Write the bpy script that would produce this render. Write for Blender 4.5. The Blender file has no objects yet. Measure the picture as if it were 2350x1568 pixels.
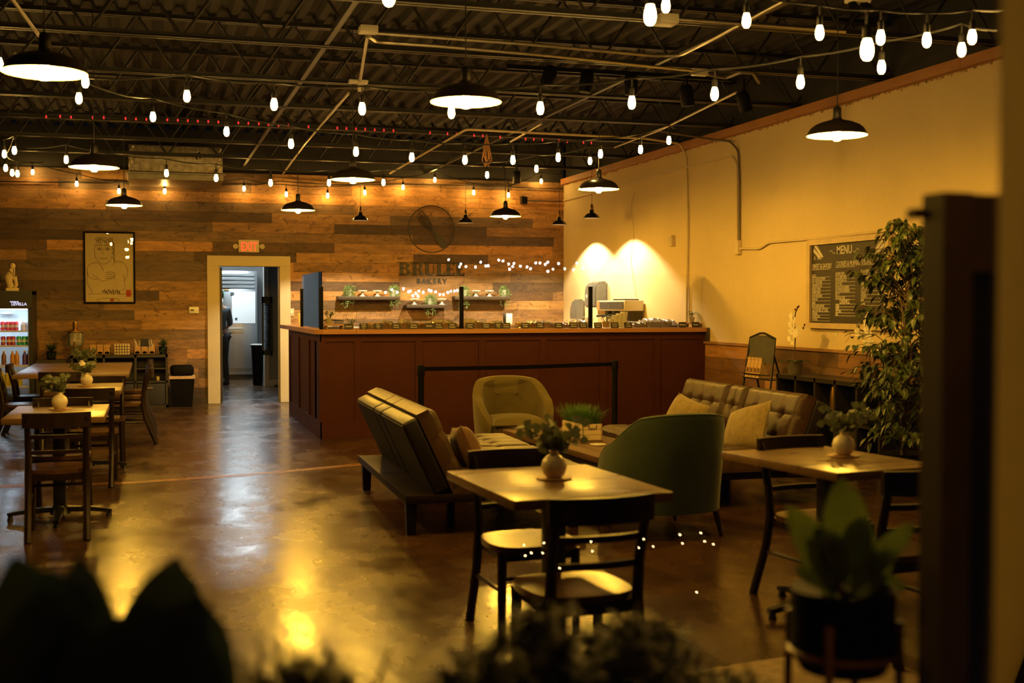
import bpy, bmesh, math, random
from math import sin, cos, pi, radians, sqrt, atan, atan2
from mathutils import Vector, Matrix
random.seed(11)
rnd = random.Random(7)
sc = bpy.context.scene
COL = sc.collection
V = Vector

# ------------------------------------------------------------------ camera
F, HZ, VX, H = 2800.0, 700.0, 342.0, 1.47          # photograph taken as 2350 x 1568
PITCH = atan((784 - HZ) / F)
YAW = atan((1175 - VX) * cos(PITCH) / F)
cd = bpy.data.cameras.new('camera')
cam = bpy.data.objects.new('camera', cd)
COL.objects.link(cam)
cd.sensor_width = 36.0
cd.sensor_fit = 'HORIZONTAL'
cd.lens = F * 36.0 / 2350.0
cd.clip_start = 0.05
cd.clip_end = 120
cam.location = (0, 0, H)
cam.rotation_euler = (pi / 2 - PITCH, 0, -YAW)
cd.dof.use_dof = True
cd.dof.focus_distance = 13.0
cd.dof.aperture_fstop = 2.4
sc.camera = cam

# ------------------------------------------------------------------ world, exposure
w = bpy.data.worlds.new('night')
sc.world = w
w.use_nodes = True
bg = w.node_tree.nodes['Background']
bg.inputs[0].default_value = (0.55, 0.6, 0.8, 1)
bg.inputs[1].default_value = 0.004
sc.view_settings.view_transform = 'Standard'
sc.view_settings.look = 'None'
sc.view_settings.exposure = 0.0
sc.view_settings.gamma = 1.0
sc.view_settings.use_curve_mapping = False
cy = sc.cycles
cy.use_denoising = True
cy.max_bounces = 7
cy.diffuse_bounces = 3
cy.glossy_bounces = 3
cy.transmission_bounces = 4
cy.transparent_max_bounces = 12
cy.caustics_reflective = False
cy.caustics_refractive = False
cy.sample_clamp_indirect = 4.0
cy.sample_clamp_direct = 0.0
cy.use_light_tree = True
cy.adaptive_threshold = 0.015
LAMP = (1.0, 0.52, 0.05)      # colour of the warm filament lamps
PEND = 2050.0                    # radiance of the nine pendant bulbs
BULB = 230.0                    # radiance of the string-light bulbs


def spot(name, loc, target, power, col, half, blend, radius=0.03):
    ld = bpy.data.lights.new(name, 'SPOT')
    ld.energy = power
    ld.color = col
    ld.spot_size = radians(half * 2)
    ld.spot_blend = blend
    ld.shadow_soft_size = radius
    o = bpy.data.objects.new(name, ld)
    COL.objects.link(o)
    o.location = loc
    o.rotation_euler = (V(target) - V(loc)).to_track_quat('-Z', 'Y').to_euler()
    return o


# the four small pendants behind the counter throw sharp-edged pools on the walls
SMALL = [(2.87, 17.15, 2.66), (4.40, 17.15, 2.655), (5.83, 17.15, 2.655), (5.79, 15.66, 2.65)]
for p_ in SMALL:
    spot('small_pendant_light', (p_[0], p_[1], p_[2] + .018), (p_[0], p_[1], 0), 330, (1.0, 0.80, 0.46), 65, 0.22, .014)

# ------------------------------------------------------------------ helpers
FW = V((sin(YAW) * cos(PITCH), cos(YAW) * cos(PITCH), -sin(PITCH)))
RT = V((cos(YAW), -sin(YAW), 0))
UP = RT.cross(FW)
EYE = V((0, 0, H))


def ray(x, y):
    return FW + RT * ((x - 1175) / F) + UP * (-(y - 784) / F)


def at_z(x, y, z=0.0):
    d = ray(x, y)
    return EYE + d * ((z - H) / d.z)


def at_y(x, y, Y):
    d = ray(x, y)
    return EYE + d * (Y / d.y)


def at_x(x, y, X):
    d = ray(x, y)
    return EYE + d * (X / d.x)


def depth(p):
    return (V(p) - EYE).dot(FW)


def nth(i):
    return ['first', 'second', 'third', 'fourth', 'fifth', 'sixth', 'seventh', 'eighth', 'ninth', 'tenth', 'eleventh',
            'twelfth', 'thirteenth', 'fourteenth', 'fifteenth', 'sixteenth', 'seventeenth', 'eighteenth', 'nineteenth',
            'twentieth', 'twenty-first', 'twenty-second', 'twenty-third'][i]


# ------------------------------------------------------------------ materials
MATS = {}


def M(name, col, rough=0.5, metal=0.0, var=0.0, scale=6.0, col2=None, stretch=(1, 1, 1), bump=0.0, bscale=60.0,
      spec=0.5, emit=None, estr=0.0, attr=None, coat=0.0, rvar=0.0, sheen=0.0, trans=0.0):
    if name in MATS:
        return MATS[name]
    m = bpy.data.materials.new(name)
    m.use_nodes = True
    nt = m.node_tree
    b = nt.nodes['Principled BSDF']
    L = nt.links.new
    b.inputs['Roughness'].default_value = rough
    b.inputs['Metallic'].default_value = metal
    b.inputs['Specular IOR Level'].default_value = spec
    if coat:
        b.inputs['Coat Weight'].default_value = coat
        b.inputs['Coat Roughness'].default_value = 0.15
    if sheen:
        b.inputs['Sheen Weight'].default_value = sheen
        b.inputs['Sheen Roughness'].default_value = 0.4
    c4 = (col[0], col[1], col[2], 1)
    b.inputs['Base Color'].default_value = c4
    tc = nt.nodes.new('ShaderNodeTexCoord')
    mp = nt.nodes.new('ShaderNodeMapping')
    mp.inputs['Scale'].default_value = stretch
    L(tc.outputs['Object'], mp.inputs['Vector'])
    out = None
    if var or col2 or attr:
        n = nt.nodes.new('ShaderNodeTexNoise')
        n.inputs['Scale'].default_value = scale
        n.inputs['Detail'].default_value = 5
        n.inputs['Roughness'].default_value = 0.6
        L(mp.outputs['Vector'], n.inputs['Vector'])
        rp = nt.nodes.new('ShaderNodeValToRGB')
        e = rp.color_ramp.elements
        e[0].position, e[1].position = 0.34, 0.66
        if attr:
            e[0].color = (1 - var, 1 - var, 1 - var, 1)
            e[1].color = (1 + var * .6, 1 + var * .6, 1 + var * .6, 1)
        else:
            e[0].color = c4 if col2 else tuple([c * (1 - var) for c in col] + [1])
            e[1].color = (tuple(col2) + (1,)) if col2 else tuple([c * (1 + var) for c in col] + [1])
        L(n.outputs['Fac'], rp.inputs['Fac'])
        out = rp.outputs['Color']
        if attr:
            at = nt.nodes.new('ShaderNodeAttribute')
            at.attribute_name = attr
            mx = nt.nodes.new('ShaderNodeMix')
            mx.data_type = 'RGBA'
            mx.blend_type = 'MULTIPLY'
            mx.inputs['Factor'].default_value = 1
            L(at.outputs['Color'], mx.inputs['A'])
            L(out, mx.inputs['B'])
            out = mx.outputs['Result']
        L(out, b.inputs['Base Color'])
        if rvar:
            mr = nt.nodes.new('ShaderNodeMapRange')
            mr.inputs['From Min'].default_value = 0.3
            mr.inputs['From Max'].default_value = 0.7
            mr.inputs['To Min'].default_value = rough - rvar
            mr.inputs['To Max'].default_value = rough + rvar
            L(n.outputs['Fac'], mr.inputs['Value'])
            L(mr.outputs['Result'], b.inputs['Roughness'])
    if bump:
        n2 = nt.nodes.new('ShaderNodeTexNoise')
        n2.inputs['Scale'].default_value = bscale
        n2.inputs['Detail'].default_value = 3
        L(mp.outputs['Vector'], n2.inputs['Vector'])
        bp = nt.nodes.new('ShaderNodeBump')
        bp.inputs['Strength'].default_value = bump
        bp.inputs['Distance'].default_value = 0.01
        L(n2.outputs['Fac'], bp.inputs['Height'])
        L(bp.outputs['Normal'], b.inputs['Normal'])
    if emit:
        b.inputs['Emission Color'].default_value = (emit[0], emit[1], emit[2], 1)
        b.inputs['Emission Strength'].default_value = estr
    if trans:
        tr = nt.nodes.new('ShaderNodeBsdfTranslucent')
        if out:
            L(out, tr.inputs['Color'])
        else:
            tr.inputs['Color'].default_value = c4
        ms = nt.nodes.new('ShaderNodeMixShader')
        ms.inputs['Fac'].default_value = trans
        L(b.outputs['BSDF'], ms.inputs[1])
        L(tr.outputs['BSDF'], ms.inputs[2])
        L(ms.outputs['Shader'], nt.nodes['Material Output'].inputs['Surface'])
    MATS[name] = m
    return m


def thin_glass(name, tint=(1, 1, 1), rough=0.0, ior=1.45, haze=0.0):
    if name in MATS:
        return MATS[name]
    m = bpy.data.materials.new(name)
    m.use_nodes = True
    nt = m.node_tree
    nt.nodes.clear()
    L = nt.links.new
    o = nt.nodes.new('ShaderNodeOutputMaterial')
    t = nt.nodes.new('ShaderNodeBsdfTransparent')
    t.inputs['Color'].default_value = tuple(tint) + (1,)
    g = nt.nodes.new('ShaderNodeBsdfGlossy')
    g.inputs['Roughness'].default_value = rough
    g.inputs['Color'].default_value = (1, 1, 1, 1)
    f = nt.nodes.new('ShaderNodeFresnel')
    f.inputs['IOR'].default_value = ior
    mx = nt.nodes.new('ShaderNodeMixShader')
    L(f.outputs['Fac'], mx.inputs['Fac'])
    L(t.outputs['BSDF'], mx.inputs[1])
    L(g.outputs['BSDF'], mx.inputs[2])
    sh = mx.outputs['Shader']
    if haze:
        d = nt.nodes.new('ShaderNodeBsdfDiffuse' if haze < .4 else 'ShaderNodeBsdfTranslucent')
        d.inputs['Color'].default_value = (0.9, 0.88, 0.82, 1)
        m2 = nt.nodes.new('ShaderNodeMixShader')
        m2.inputs['Fac'].default_value = haze
        L(sh, m2.inputs[1])
        L(d.outputs['BSDF'], m2.inputs[2])
        sh = m2.outputs['Shader']
    L(sh, o.inputs['Surface'])
    MATS[name] = m
    return m


def emis(name, col, strength):
    return M(name, (0.02, 0.02, 0.02), 0.4, emit=col, estr=strength)


# ------------------------------------------------------------------ mesh builder
class B:
    def __init__(s):
        s.bm = bmesh.new()
        s.tone = None

    def _paint(s, fs):
        if s.tone is not None:
            lay = s.bm.loops.layers.float_color.get('tone') or s.bm.loops.layers.float_color.new('tone')
            for f in fs:
                for l in f.loops:
                    l[lay] = tuple(s.tone) + (1,)

    def box(s, c, size, rot=None, bev=0.0, seg=2):
        old = set(s.bm.faces) if (s.tone is not None and bev) else None
        r = bmesh.ops.create_cube(s.bm, size=1.0)
        vs = r['verts']
        mt = Matrix.Translation(V(c)) @ (rot.to_4x4() if rot else Matrix.Identity(4)) @ Matrix.Diagonal((*size, 1))
        bmesh.ops.transform(s.bm, matrix=mt, verts=vs)
        fs = {f for v in vs for f in v.link_faces}
        if bev:
            es = list({e for v in vs for e in v.link_edges})
            rr = bmesh.ops.bevel(s.bm, geom=es, offset=bev, segments=seg, profile=0.5, affect='EDGES')
            if old is not None:
                fs = set(s.bm.faces) - old
        s._paint(fs)
        return s

    def bb(s, a, b, bev=0.0, seg=2):
        a, b = V(a), V(b)
        return s.box((a + b) / 2, [abs(b[i] - a[i]) for i in range(3)], bev=bev, seg=seg)

    def cyl(s, p0, p1, r0, r1=None, n=12, caps=True):
        return s.tube([p0, p1], [r0, r0 if r1 is None else r1], n, caps)

    def tube(s, pts, r, n=8, caps=True, closed=False, sx=1.0, sy=1.0, ref=None):
        pts = [V(p) for p in pts]
        m = len(pts)
        rs = r if isinstance(r, (list, tuple)) else [r] * m
        rings = []
        up = None
        for i, p in enumerate(pts):
            if closed:
                t = pts[(i + 1) % m] - pts[i - 1]
            elif i == 0:
                t = pts[1] - pts[0]
            elif i == m - 1:
                t = pts[-1] - pts[-2]
            else:
                t = (pts[i + 1] - pts[i]).normalized() + (pts[i] - pts[i - 1]).normalized()
            if t.length < 1e-9:
                t = V((0, 0, 1))
            t.normalize()
            if up is None:
                a = V(ref) if ref else (V((0, 0, 1)) if abs(t.z) < 0.9 else V((1, 0, 0)))
                up = (a - t * a.dot(t)).normalized()
            else:
                up = (up - t * up.dot(t))
                up = up.normalized() if up.length > 1e-6 else t.orthogonal().normalized()
            sd = t.cross(up)
            off = pi / n if n == 4 else 0
            rings.append([s.bm.verts.new(p + up * (cos(2 * pi * k / n + off) * rs[i] * sx) + sd * (sin(2 * pi * k / n + off) * rs[i] * sy))
                          for k in range(n)])
        fs = []
        rng = range(m) if closed else range(m - 1)
        for i in rng:
            a, b = rings[i], rings[(i + 1) % m]
            for k in range(n):
                try:
                    fs.append(s.bm.faces.new((a[k], a[(k + 1) % n], b[(k + 1) % n], b[k])))
                except ValueError:
                    pass
        if caps and not closed:
            fs.append(s.bm.faces.new(list(reversed(rings[0]))))
            fs.append(s.bm.faces.new(rings[-1]))
        s._paint(fs)
        return s

    def lathe(s, prof, c=(0, 0, 0), n=20, ax=1.0, ay=1.0):
        c = V(c)
        rings = []
        for (r, z) in prof:
            if r < 1e-5:
                rings.append([s.bm.verts.new(c + V((0, 0, z)))])
            else:
                rings.append([s.bm.verts.new(c + V((r * ax * cos(2 * pi * k / n), r * ay * sin(2 * pi * k / n), z))) for k in range(n)])
        fs = []
        for a, b in zip(rings, rings[1:]):
            for k in range(n):
                k2 = (k + 1) % n
                if len(a) == 1 and len(b) == 1:
                    continue
                if len(a) == 1:
                    fs.append(s.bm.faces.new((a[0], b[k2], b[k])))
                elif len(b) == 1:
                    fs.append(s.bm.faces.new((a[k], a[k2], b[0])))
                else:
                    fs.append(s.bm.faces.new((a[k], a[k2], b[k2], b[k])))
        s._paint(fs)
        return s

    def ball(s, c, r, n=12, sc_=(1, 1, 1)):
        m = max(4, n // 2)
        return s.lathe_scaled([(sin(pi * i / m) * r, -cos(pi * i / m) * r) for i in range(m + 1)], c, n, sc_)

    def lathe_scaled(s, prof, c, n, sc_):
        return s.lathe([(r, z * sc_[2]) for r, z in prof], c, n, sc_[0], sc_[1])

    def grid(s, fn, nu, nv, cu=False, cv=False):
        vs = [[s.bm.verts.new(V(fn(i, j))) for j in range(nv)] for i in range(nu)]
        fs = []
        for i in range(nu if cu else nu - 1):
            for j in range(nv if cv else nv - 1):
                q = (vs[i][j], vs[(i + 1) % nu][j], vs[(i + 1) % nu][(j + 1) % nv], vs[i][(j + 1) % nv])
                try:
                    fs.append(s.bm.faces.new(q))
                except ValueError:
                    pass
        s._paint(fs)
        return vs

    def poly(s, pts):
        f = s.bm.faces.new([s.bm.verts.new(V(p)) for p in pts])
        s._paint([f])
        return s

    def prism(s, pts2, fn0, fn1):
        a = [s.bm.verts.new(V(fn0(*p))) for p in pts2]
        b = [s.bm.verts.new(V(fn1(*p))) for p in pts2]
        n = len(a)
        fs = [s.bm.faces.new(list(reversed(a))), s.bm.faces.new(b)]
        for i in range(n):
            fs.append(s.bm.faces.new((a[i], a[(i + 1) % n], b[(i + 1) % n], b[i])))
        s._paint(fs)
        return s

    def leaf(s, p, d, nrm, ln, wd, curl=0.2, seg=4, rd=1.0):
        p, d = V(p), V(d).normalized()
        nrm = V(nrm)
        nrm = nrm - d * nrm.dot(d)
        nrm = nrm.normalized() if nrm.length > 1e-5 else d.orthogonal().normalized()
        sd = d.cross(nrm)
        prev = None
        for i in range(seg + 1):
            t = i / seg
            c = p + d * (ln * t) - nrm * (curl * ln * t * t)
            wv = wd * 0.5 * (sin(pi * min(1, t ** 0.8)) ** rd if 0 < t < 1 else 0.03)
            cur = (s.bm.verts.new(c - sd * wv + nrm * wv * 0.25), s.bm.verts.new(c), s.bm.verts.new(c + sd * wv + nrm * wv * 0.25))
            if prev:
                s._paint([s.bm.faces.new((prev[0], prev[1], cur[1], cur[0])), s.bm.faces.new((prev[1], prev[2], cur[2], cur[1]))])
            prev = cur
        return s

    def blade(s, p, d, ln, wd, bend=0.3, seg=3, az=None):
        p, d = V(p), V(d).normalized()
        sd = d.cross(V((0, 0, 1)))
        sd = sd.normalized() if sd.length > 1e-4 else V((1, 0, 0))
        prev = None
        for i in range(seg + 1):
            t = i / seg
            c = p + d * (ln * t) + V((d.x, d.y, -0.5)) * (bend * ln * t * t)
            wv = wd * 0.5 * (1 - t) + 0.0004
            cur = (s.bm.verts.new(c - sd * wv), s.bm.verts.new(c + sd * wv))
            if prev:
                s._paint([s.bm.faces.new((prev[0], prev[1], cur[1], cur[0]))])
            prev = cur
        return s

    def xf(s, m):
        bmesh.ops.transform(s.bm, matrix=m, verts=s.bm.verts)
        return s

    def mesh(s, name, m, smooth=True, fix=True):
        me = bpy.data.meshes.new(name)
        if fix:
            bmesh.ops.recalc_face_normals(s.bm, faces=s.bm.faces)
        if smooth:
            for f in s.bm.faces:
                f.smooth = True
        s.bm.to_mesh(me)
        s.bm.free()
        if smooth:
            me.set_sharp_from_angle(angle=radians(38))
        if m:
            me.materials.append(m)
        return me

    def build(s, name, m, parent=None, loc=(0, 0, 0), rotz=0.0, smooth=True, fix=True):
        o = bpy.data.objects.new(name, s.mesh(name, m, smooth, fix))
        COL.objects.link(o)
        if parent:
            o.parent = parent
        o.location = loc
        o.rotation_euler = (0, 0, rotz)
        return o


def tag(o, label, cat, group=None, kind=None):
    o['label'] = label
    o['category'] = cat
    if group:
        o['group'] = group
    if kind:
        o['kind'] = kind
    return o


def thing(name, label, cat, loc=(0, 0, 0), rotz=0.0, group=None):
    o = bpy.data.objects.new(name, None)
    o.empty_display_size = 0.1
    COL.objects.link(o)
    o.location = loc
    o.rotation_euler = (0, 0, rotz)
    return tag(o, label, cat, group)


KIDS = {}


def dup(root, loc, rotz=None, label=None, group=None):
    r = root.copy()
    COL.objects.link(r)
    r.location = loc
    if rotz is not None:
        r.rotation_euler = (0, 0, rotz)
    if label:
        r['label'] = label
    if group:
        r['group'] = group
    for ch in list(root.children):
        c = ch.copy()
        COL.objects.link(c)
        c.parent = r
        for g in list(ch.children):
            d = g.copy()
            COL.objects.link(d)
            d.parent = c
    return r


def struct(o, label=None, cat=None):
    o['kind'] = 'structure'
    if label:
        o['label'] = label
    if cat:
        o['category'] = cat
    return o


def text_mesh(txt, size, mat4, sx=1.0, bold=0.0, align='CENTER', spacing=1.0, depth_=0.001):
    cu = bpy.data.curves.new('t', 'FONT')
    cu.body = txt
    cu.size = size
    cu.align_x = align
    cu.resolution_u = 2
    cu.offset = bold
    cu.space_character = spacing
    cu.extrude = depth_
    o = bpy.data.objects.new('t', cu)
    COL.objects.link(o)
    dg = bpy.context.evaluated_depsgraph_get()
    me = bpy.data.meshes.new_from_object(o.evaluated_get(dg))
    bpy.data.objects.remove(o)
    bpy.data.curves.remove(cu)
    me.transform(mat4 @ Matrix.Diagonal((sx, 1, 1, 1)))
    return me


def text_obj(items, name, m, parent=None):
    """items: list of (text, size, 4x4 matrix, x-scale, bold, align, spacing)"""
    bm = bmesh.new()
    for it in items:
        me = text_mesh(*it)
        bm.from_mesh(me)
        bpy.data.meshes.remove(me)
    me = bpy.data.meshes.new(name)
    bm.to_mesh(me)
    bm.free()
    me.materials.append(m)
    o = bpy.data.objects.new(name, me)
    COL.objects.link(o)
    if parent:
        o.parent = parent
    return o


def frame_y(x, y, z):
    """text frame on a surface that faces the camera (-Y): x right, z up"""
    return Matrix.Translation((x, y, z)) @ Matrix.Rotation(pi / 2, 4, 'X')


def frame_x(x, y, z):
    """text frame on the right-hand wall (faces -X): reading direction is -Y"""
    return Matrix.Translation((x, y, z)) @ Matrix.Rotation(-pi / 2, 4, 'Z') @ Matrix.Rotation(pi / 2, 4, 'X')


# shared materials
m_black = M('black_metal', (0.009, 0.008, 0.007), 0.35, var=.2, scale=9)
m_blackmatte = M('black_matte', (0.005, 0.0045, 0.004), 0.6, var=.2, scale=9, spec=.06)
m_futonwood = M('futon_wood', (0.010, 0.005, 0.003), 0.5, var=.35, scale=14, bump=.05, spec=.12)
m_darkwood = M('espresso_wood', (0.016, 0.008, 0.0045), 0.36, var=.35, scale=14, stretch=(1, 1, .15), bump=.05, spec=.3)
m_seatwood = M('chair_seat_wood', (0.090, 0.045, 0.022), 0.28, var=.3, scale=10, stretch=(1, .2, 1))
m_tabletop = M('table_top_wood', (0.155, 0.092, 0.042), 0.30, var=.25, scale=9, stretch=(.2, 1.5, 1), bump=.04, rvar=.06)
m_white = M('white_ceramic', (0.78, 0.74, 0.66), 0.22, var=.03)
m_cream = M('cream_paint', (0.54, 0.45, 0.29), 0.55, var=.06, scale=3, bump=.06, bscale=30)
m_green = M('leaf_green', (0.055, 0.095, 0.030), 0.5, var=.4, scale=20, trans=.35)
m_euca = M('eucalyptus_green', (0.115, 0.135, 0.075), 0.5, var=.3, scale=22, trans=.3)
m_stem = M('brown_stem', (0.09, 0.06, 0.03), 0.7, var=.3)
m_conduit = M('galvanised_conduit', (0.50, 0.47, 0.42), 0.32, metal=.85, var=.15, scale=12)
m_cord = M('black_cord', (0.010, 0.010, 0.010), 0.5, var=.1)
m_bulb = emis('filament_glow', (1.0, 0.56, 0.115), BULB)
m_pend = emis('lamp_glow', LAMP, PEND)
m_brass = M('brass', (0.50, 0.30, 0.08), 0.3, metal=1, var=.15)
m_steel = M('stainless', (0.50, 0.52, 0.53), 0.32, metal=.9, var=.12, scale=4, stretch=(1, 1, .1))
m_pine = M('pine_wood', (0.42, 0.26, 0.11), 0.6, var=.2, scale=10, stretch=(.2, 1, 1))
m_terra = M('terracotta', (0.40, 0.17, 0.07), 0.7, var=.2)
m_kraft = M('kraft_paper', (0.48, 0.31, 0.13), 0.75, var=.12, scale=14)
# ------------------------------------------------------------------ the room
YB, XR, XL, YF = 18.62, 6.40, -4.6, -1.2     # back wall, right wall, left wall, front of the room
ZD = 4.04                                     # roof deck
m_floor = M('stained_concrete', (0.040, 0.0185, 0.0065), 0.255, col2=(0.072, 0.036, 0.012), scale=2.4, stretch=(1, .6, 1), bump=.20, bscale=10,
            rvar=.09, spec=.45)


def floor_nodes():
    nt = m_floor.node_tree
    L = nt.links.new
    b = nt.nodes['Principled BSDF']
    src = b.inputs['Base Color'].links[0].from_socket
    tc = nt.nodes.new('ShaderNodeTexCoord')
    v = nt.nodes.new('ShaderNodeTexNoise')
    v.inputs['Scale'].default_value = 6
    v.inputs['Detail'].default_value = 4
    v.inputs['Roughness'].default_value = .6
    v.inputs['Distortion'].default_value = 1.2
    L(tc.outputs['Object'], v.inputs['Vector'])
    r = nt.nodes.new('ShaderNodeValToRGB')
    r.color_ramp.elements[0].position = .2
    r.color_ramp.elements[0].color = (.55, .53, .5, 1)
    r.color_ramp.elements[1].position = .8
    r.color_ramp.elements[1].color = (1.28, 1.25, 1.2, 1)
    L(v.outputs['Fac'], r.inputs['Fac'])
    mx = nt.nodes.new('ShaderNodeMix')
    mx.data_type = 'RGBA'
    mx.blend_type = 'MULTIPLY'
    mx.inputs['Factor'].default_value = 1
    L(src, mx.inputs['A'])
    L(r.outputs['Color'], mx.inputs['B'])
    L(mx.outputs['Result'], b.inputs['Base Color'])


floor_nodes()
fl = B().bb((XL, YF, -.1), (XR, 25.3, 0)).build('floor', m_floor, smooth=False)
struct(fl, 'polished brown stained concrete floor', 'floor')
# slab joint that runs across the room, worn orange
jp = [at_z(x, y, .0015) for x, y in ((-60, 1118), (60, 1114), (180, 1112), (300, 1107), (420, 1099), (540, 1091), (660, 1081), (860, 1062), (1400, 1020))]
jb = B()
for a, b_ in zip(jp, jp[1:]):
    jb.poly([a + V((0, -.09, 0)), b_ + V((0, -.09, 0)), b_ + V((0, .05, 0)), a + V((0, .05, 0))])
jm = M('joint_stain', (0.12, 0.045, 0.012), 0.34, col2=(0.26, 0.11, 0.035), scale=9, bump=.2, bscale=20)
jo = jb.build('trim_1', jm, smooth=False)
struct(jo, 'orange worn joint across the concrete floor', 'floor joint')

# plank wall ------------------------------------------------------
TONES = [(.30, .155, .052), (.36, .19, .060), (.115, .056, .020), (.080, .040, .016), (.24, .122, .044), (.17, .095, .040), (.40, .195, .058),
         (.12, .070, .034), (.26, .14, .050), (.20, .095, .032)]
m_plank = M('reclaimed_planks', (1, 1, 1), 0.62, var=.36, scale=9, stretch=(.45, 1, 2.2), attr='tone', bump=.18, bscale=22)


def knots(m):
    nt = m.node_tree
    L = nt.links.new
    b = nt.nodes['Principled BSDF']
    src = b.inputs['Base Color'].links[0].from_socket
    tc = nt.nodes.new('ShaderNodeTexCoord')
    mp = nt.nodes.new('ShaderNodeMapping')
    mp.inputs['Scale'].default_value = (1, 1, 1.5)
    L(tc.outputs['Object'], mp.inputs['Vector'])
    v = nt.nodes.new('ShaderNodeTexNoise')
    v.inputs['Scale'].default_value = 5.5
    v.inputs['Detail'].default_value = 6
    v.inputs['Distortion'].default_value = 2.2
    L(mp.outputs['Vector'], v.inputs['Vector'])
    r = nt.nodes.new('ShaderNodeValToRGB')
    r.color_ramp.elements[0].position = .30
    r.color_ramp.elements[0].color = (.42, .36, .32, 1)
    r.color_ramp.elements[1].position = .43
    r.color_ramp.elements[1].color = (1, 1, 1, 1)
    L(v.outputs['Fac'], r.inputs['Fac'])
    mx = nt.nodes.new('ShaderNodeMix')
    mx.data_type = 'RGBA'
    mx.blend_type = 'MULTIPLY'
    mx.inputs['Factor'].default_value = 1
    L(src, mx.inputs['A'])
    L(r.outputs['Color'], mx.inputs['B'])
    L(mx.outputs['Result'], b.inputs['Base Color'])


knots(m_plank)


def planks(b, x0, x1, z0, z1, along, hgt=.139, bias=None):
    """rows of boards between x0..x1 (along the wall) and z0..z1"""
    n = max(1, round((z1 - z0) / hgt))
    h = (z1 - z0) / n
    for i in range(n):
        x = x0 - rnd.uniform(0, 1.5)
        while x < x1:
            ln = rnd.choice((.75, 1.2, 1.5, 1.8, 2.3, 2.4))
            a, c = max(x, x0), min(x + ln, x1)
            if c - a > .02:
                k = rnd.choice(TONES)
                f = rnd.uniform(.8, 1.15)
                b.tone = tuple(q * f for q in k)
                along(b, a + .0012, c - .0012, z0 + i * h + .0012, z0 + (i + 1) * h - .0012, rnd.uniform(0, .006))
            x += ln
    return b


def back_run(b, a, c, z0, z1, d):
    b.bb((a, YB - .012 - d, z0), (c, YB + .02, z1))


pb = B()
DL, DR, DH = 1.0, 1.885, 2.045               # kitchen doorway
planks(pb, XL, DL - .10, .10, 2.11, back_run)
planks(pb, DR + .10, XR, .10, 2.11, back_run)
planks(pb, XL, XR, 2.11, 3.43, back_run)
wb = pb.build('wall_back', m_plank, smooth=False)
struct(wb, 'back wall clad in mixed brown reclaimed planks', 'wall')
m_dark = M('dark_void_paint', (0.020, 0.018, 0.016), 0.8, var=.2, scale=3)
sb = B()
sb.bb((XL, YB + .02, 0), (DL, YB + .16, ZD))
sb.bb((DR, YB + .02, 0), (XR, YB + .16, ZD))
sb.bb((DL, YB + .02, DH), (DR, YB + .16, ZD))
sb.build('wall_back_core', m_dark, wb, smooth=False)
bbz = B().bb((XL, YB - .03, 0), (DL - .18, YB + .01, .10)).bb((DR + .16, YB - .03, 0), (XR, YB + .01, .10)).build('baseboard_back', M('dark_base', (.03, .018, .01), .5, var=.2), smooth=False)
struct(bbz, 'dark baseboard under the plank wall', 'baseboard')
# door casing
cs = B()
cs.bb((DL - .175, YB - .045, 0), (DL, YB + .17, 2.2), bev=.006)
cs.bb((DR, YB - .045, 0), (DR + .16, YB + .17, 2.2), bev=.006)
cs.bb((DL - .175, YB - .047, DH), (DR + .16, YB + .17, 2.2), bev=.006)
cs.bb((DL, YB + .06, 0), (DL + .012, YB + .17, DH))
cs.bb((DR - .012, YB + .06, 0), (DR, YB + .17, DH))
d1 = cs.build('door_1', m_cream, smooth=False)
struct(d1, 'wide cream door casing around the kitchen doorway', 'door frame')
dl = B().bb((DL + .015, YB + .18, .02), (DL + .055, YB + .98, 2.03), bev=.004).build('door_2', M('dark_door', (.022, .016, .012), .45, var=.2), smooth=False)
struct(dl, 'dark door leaf swung open into the kitchen', 'door')
kn = B().ball((DL + .085, YB + .90, 1.0), .03, 10).cyl((DL + .05, YB + .9, 1.0), (DL + .085, YB + .9, 1.0), .012).build('door_knob', m_steel, dl)

# right wall ------------------------------------------------------
m_plaster = M('cream_plaster', (0.66, 0.53, 0.31), 0.85, var=.05, scale=1.1, bump=.03, bscale=14, spec=.2)


def mottled(m):
    nt = m.node_tree
    L = nt.links.new
    b = nt.nodes['Principled BSDF']
    src = b.inputs['Base Color'].links[0].from_socket
    tc = nt.nodes.new('ShaderNodeTexCoord')
    v = nt.nodes.new('ShaderNodeTexNoise')
    v.inputs['Scale'].default_value = 24
    v.inputs['Detail'].default_value = 6
    L(tc.outputs['Object'], v.inputs['Vector'])
    r = nt.nodes.new('ShaderNodeValToRGB')
    r.color_ramp.elements[0].position = .25
    r.color_ramp.elements[0].color = (.955, .95, .94, 1)
    r.color_ramp.elements[1].position = .5
    r.color_ramp.elements[1].color = (1, 1, 1, 1)
    L(v.outputs['Fac'], r.inputs['Fac'])
    mx = nt.nodes.new('ShaderNodeMix')
    mx.data_type = 'RGBA'
    mx.blend_type = 'MULTIPLY'
    mx.inputs['Factor'].default_value = 1
    L(src, mx.inputs['A'])
    L(r.outputs['Color'], mx.inputs['B'])
    L(mx.outputs['Result'], b.inputs['Base Color'])


mottled(m_plaster)
wr = B().bb((XR, YF, 0), (XR + .16, YB + .1, 3.40)).build('wall_right', m_plaster, smooth=False)
struct(wr, 'cream plastered wall along the right side', 'wall')
B().bb((XR + .05, YF, 3.40), (XR + .16, YB + .1, ZD)).build('wall_right_upper', m_dark, wr, smooth=False)
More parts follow.
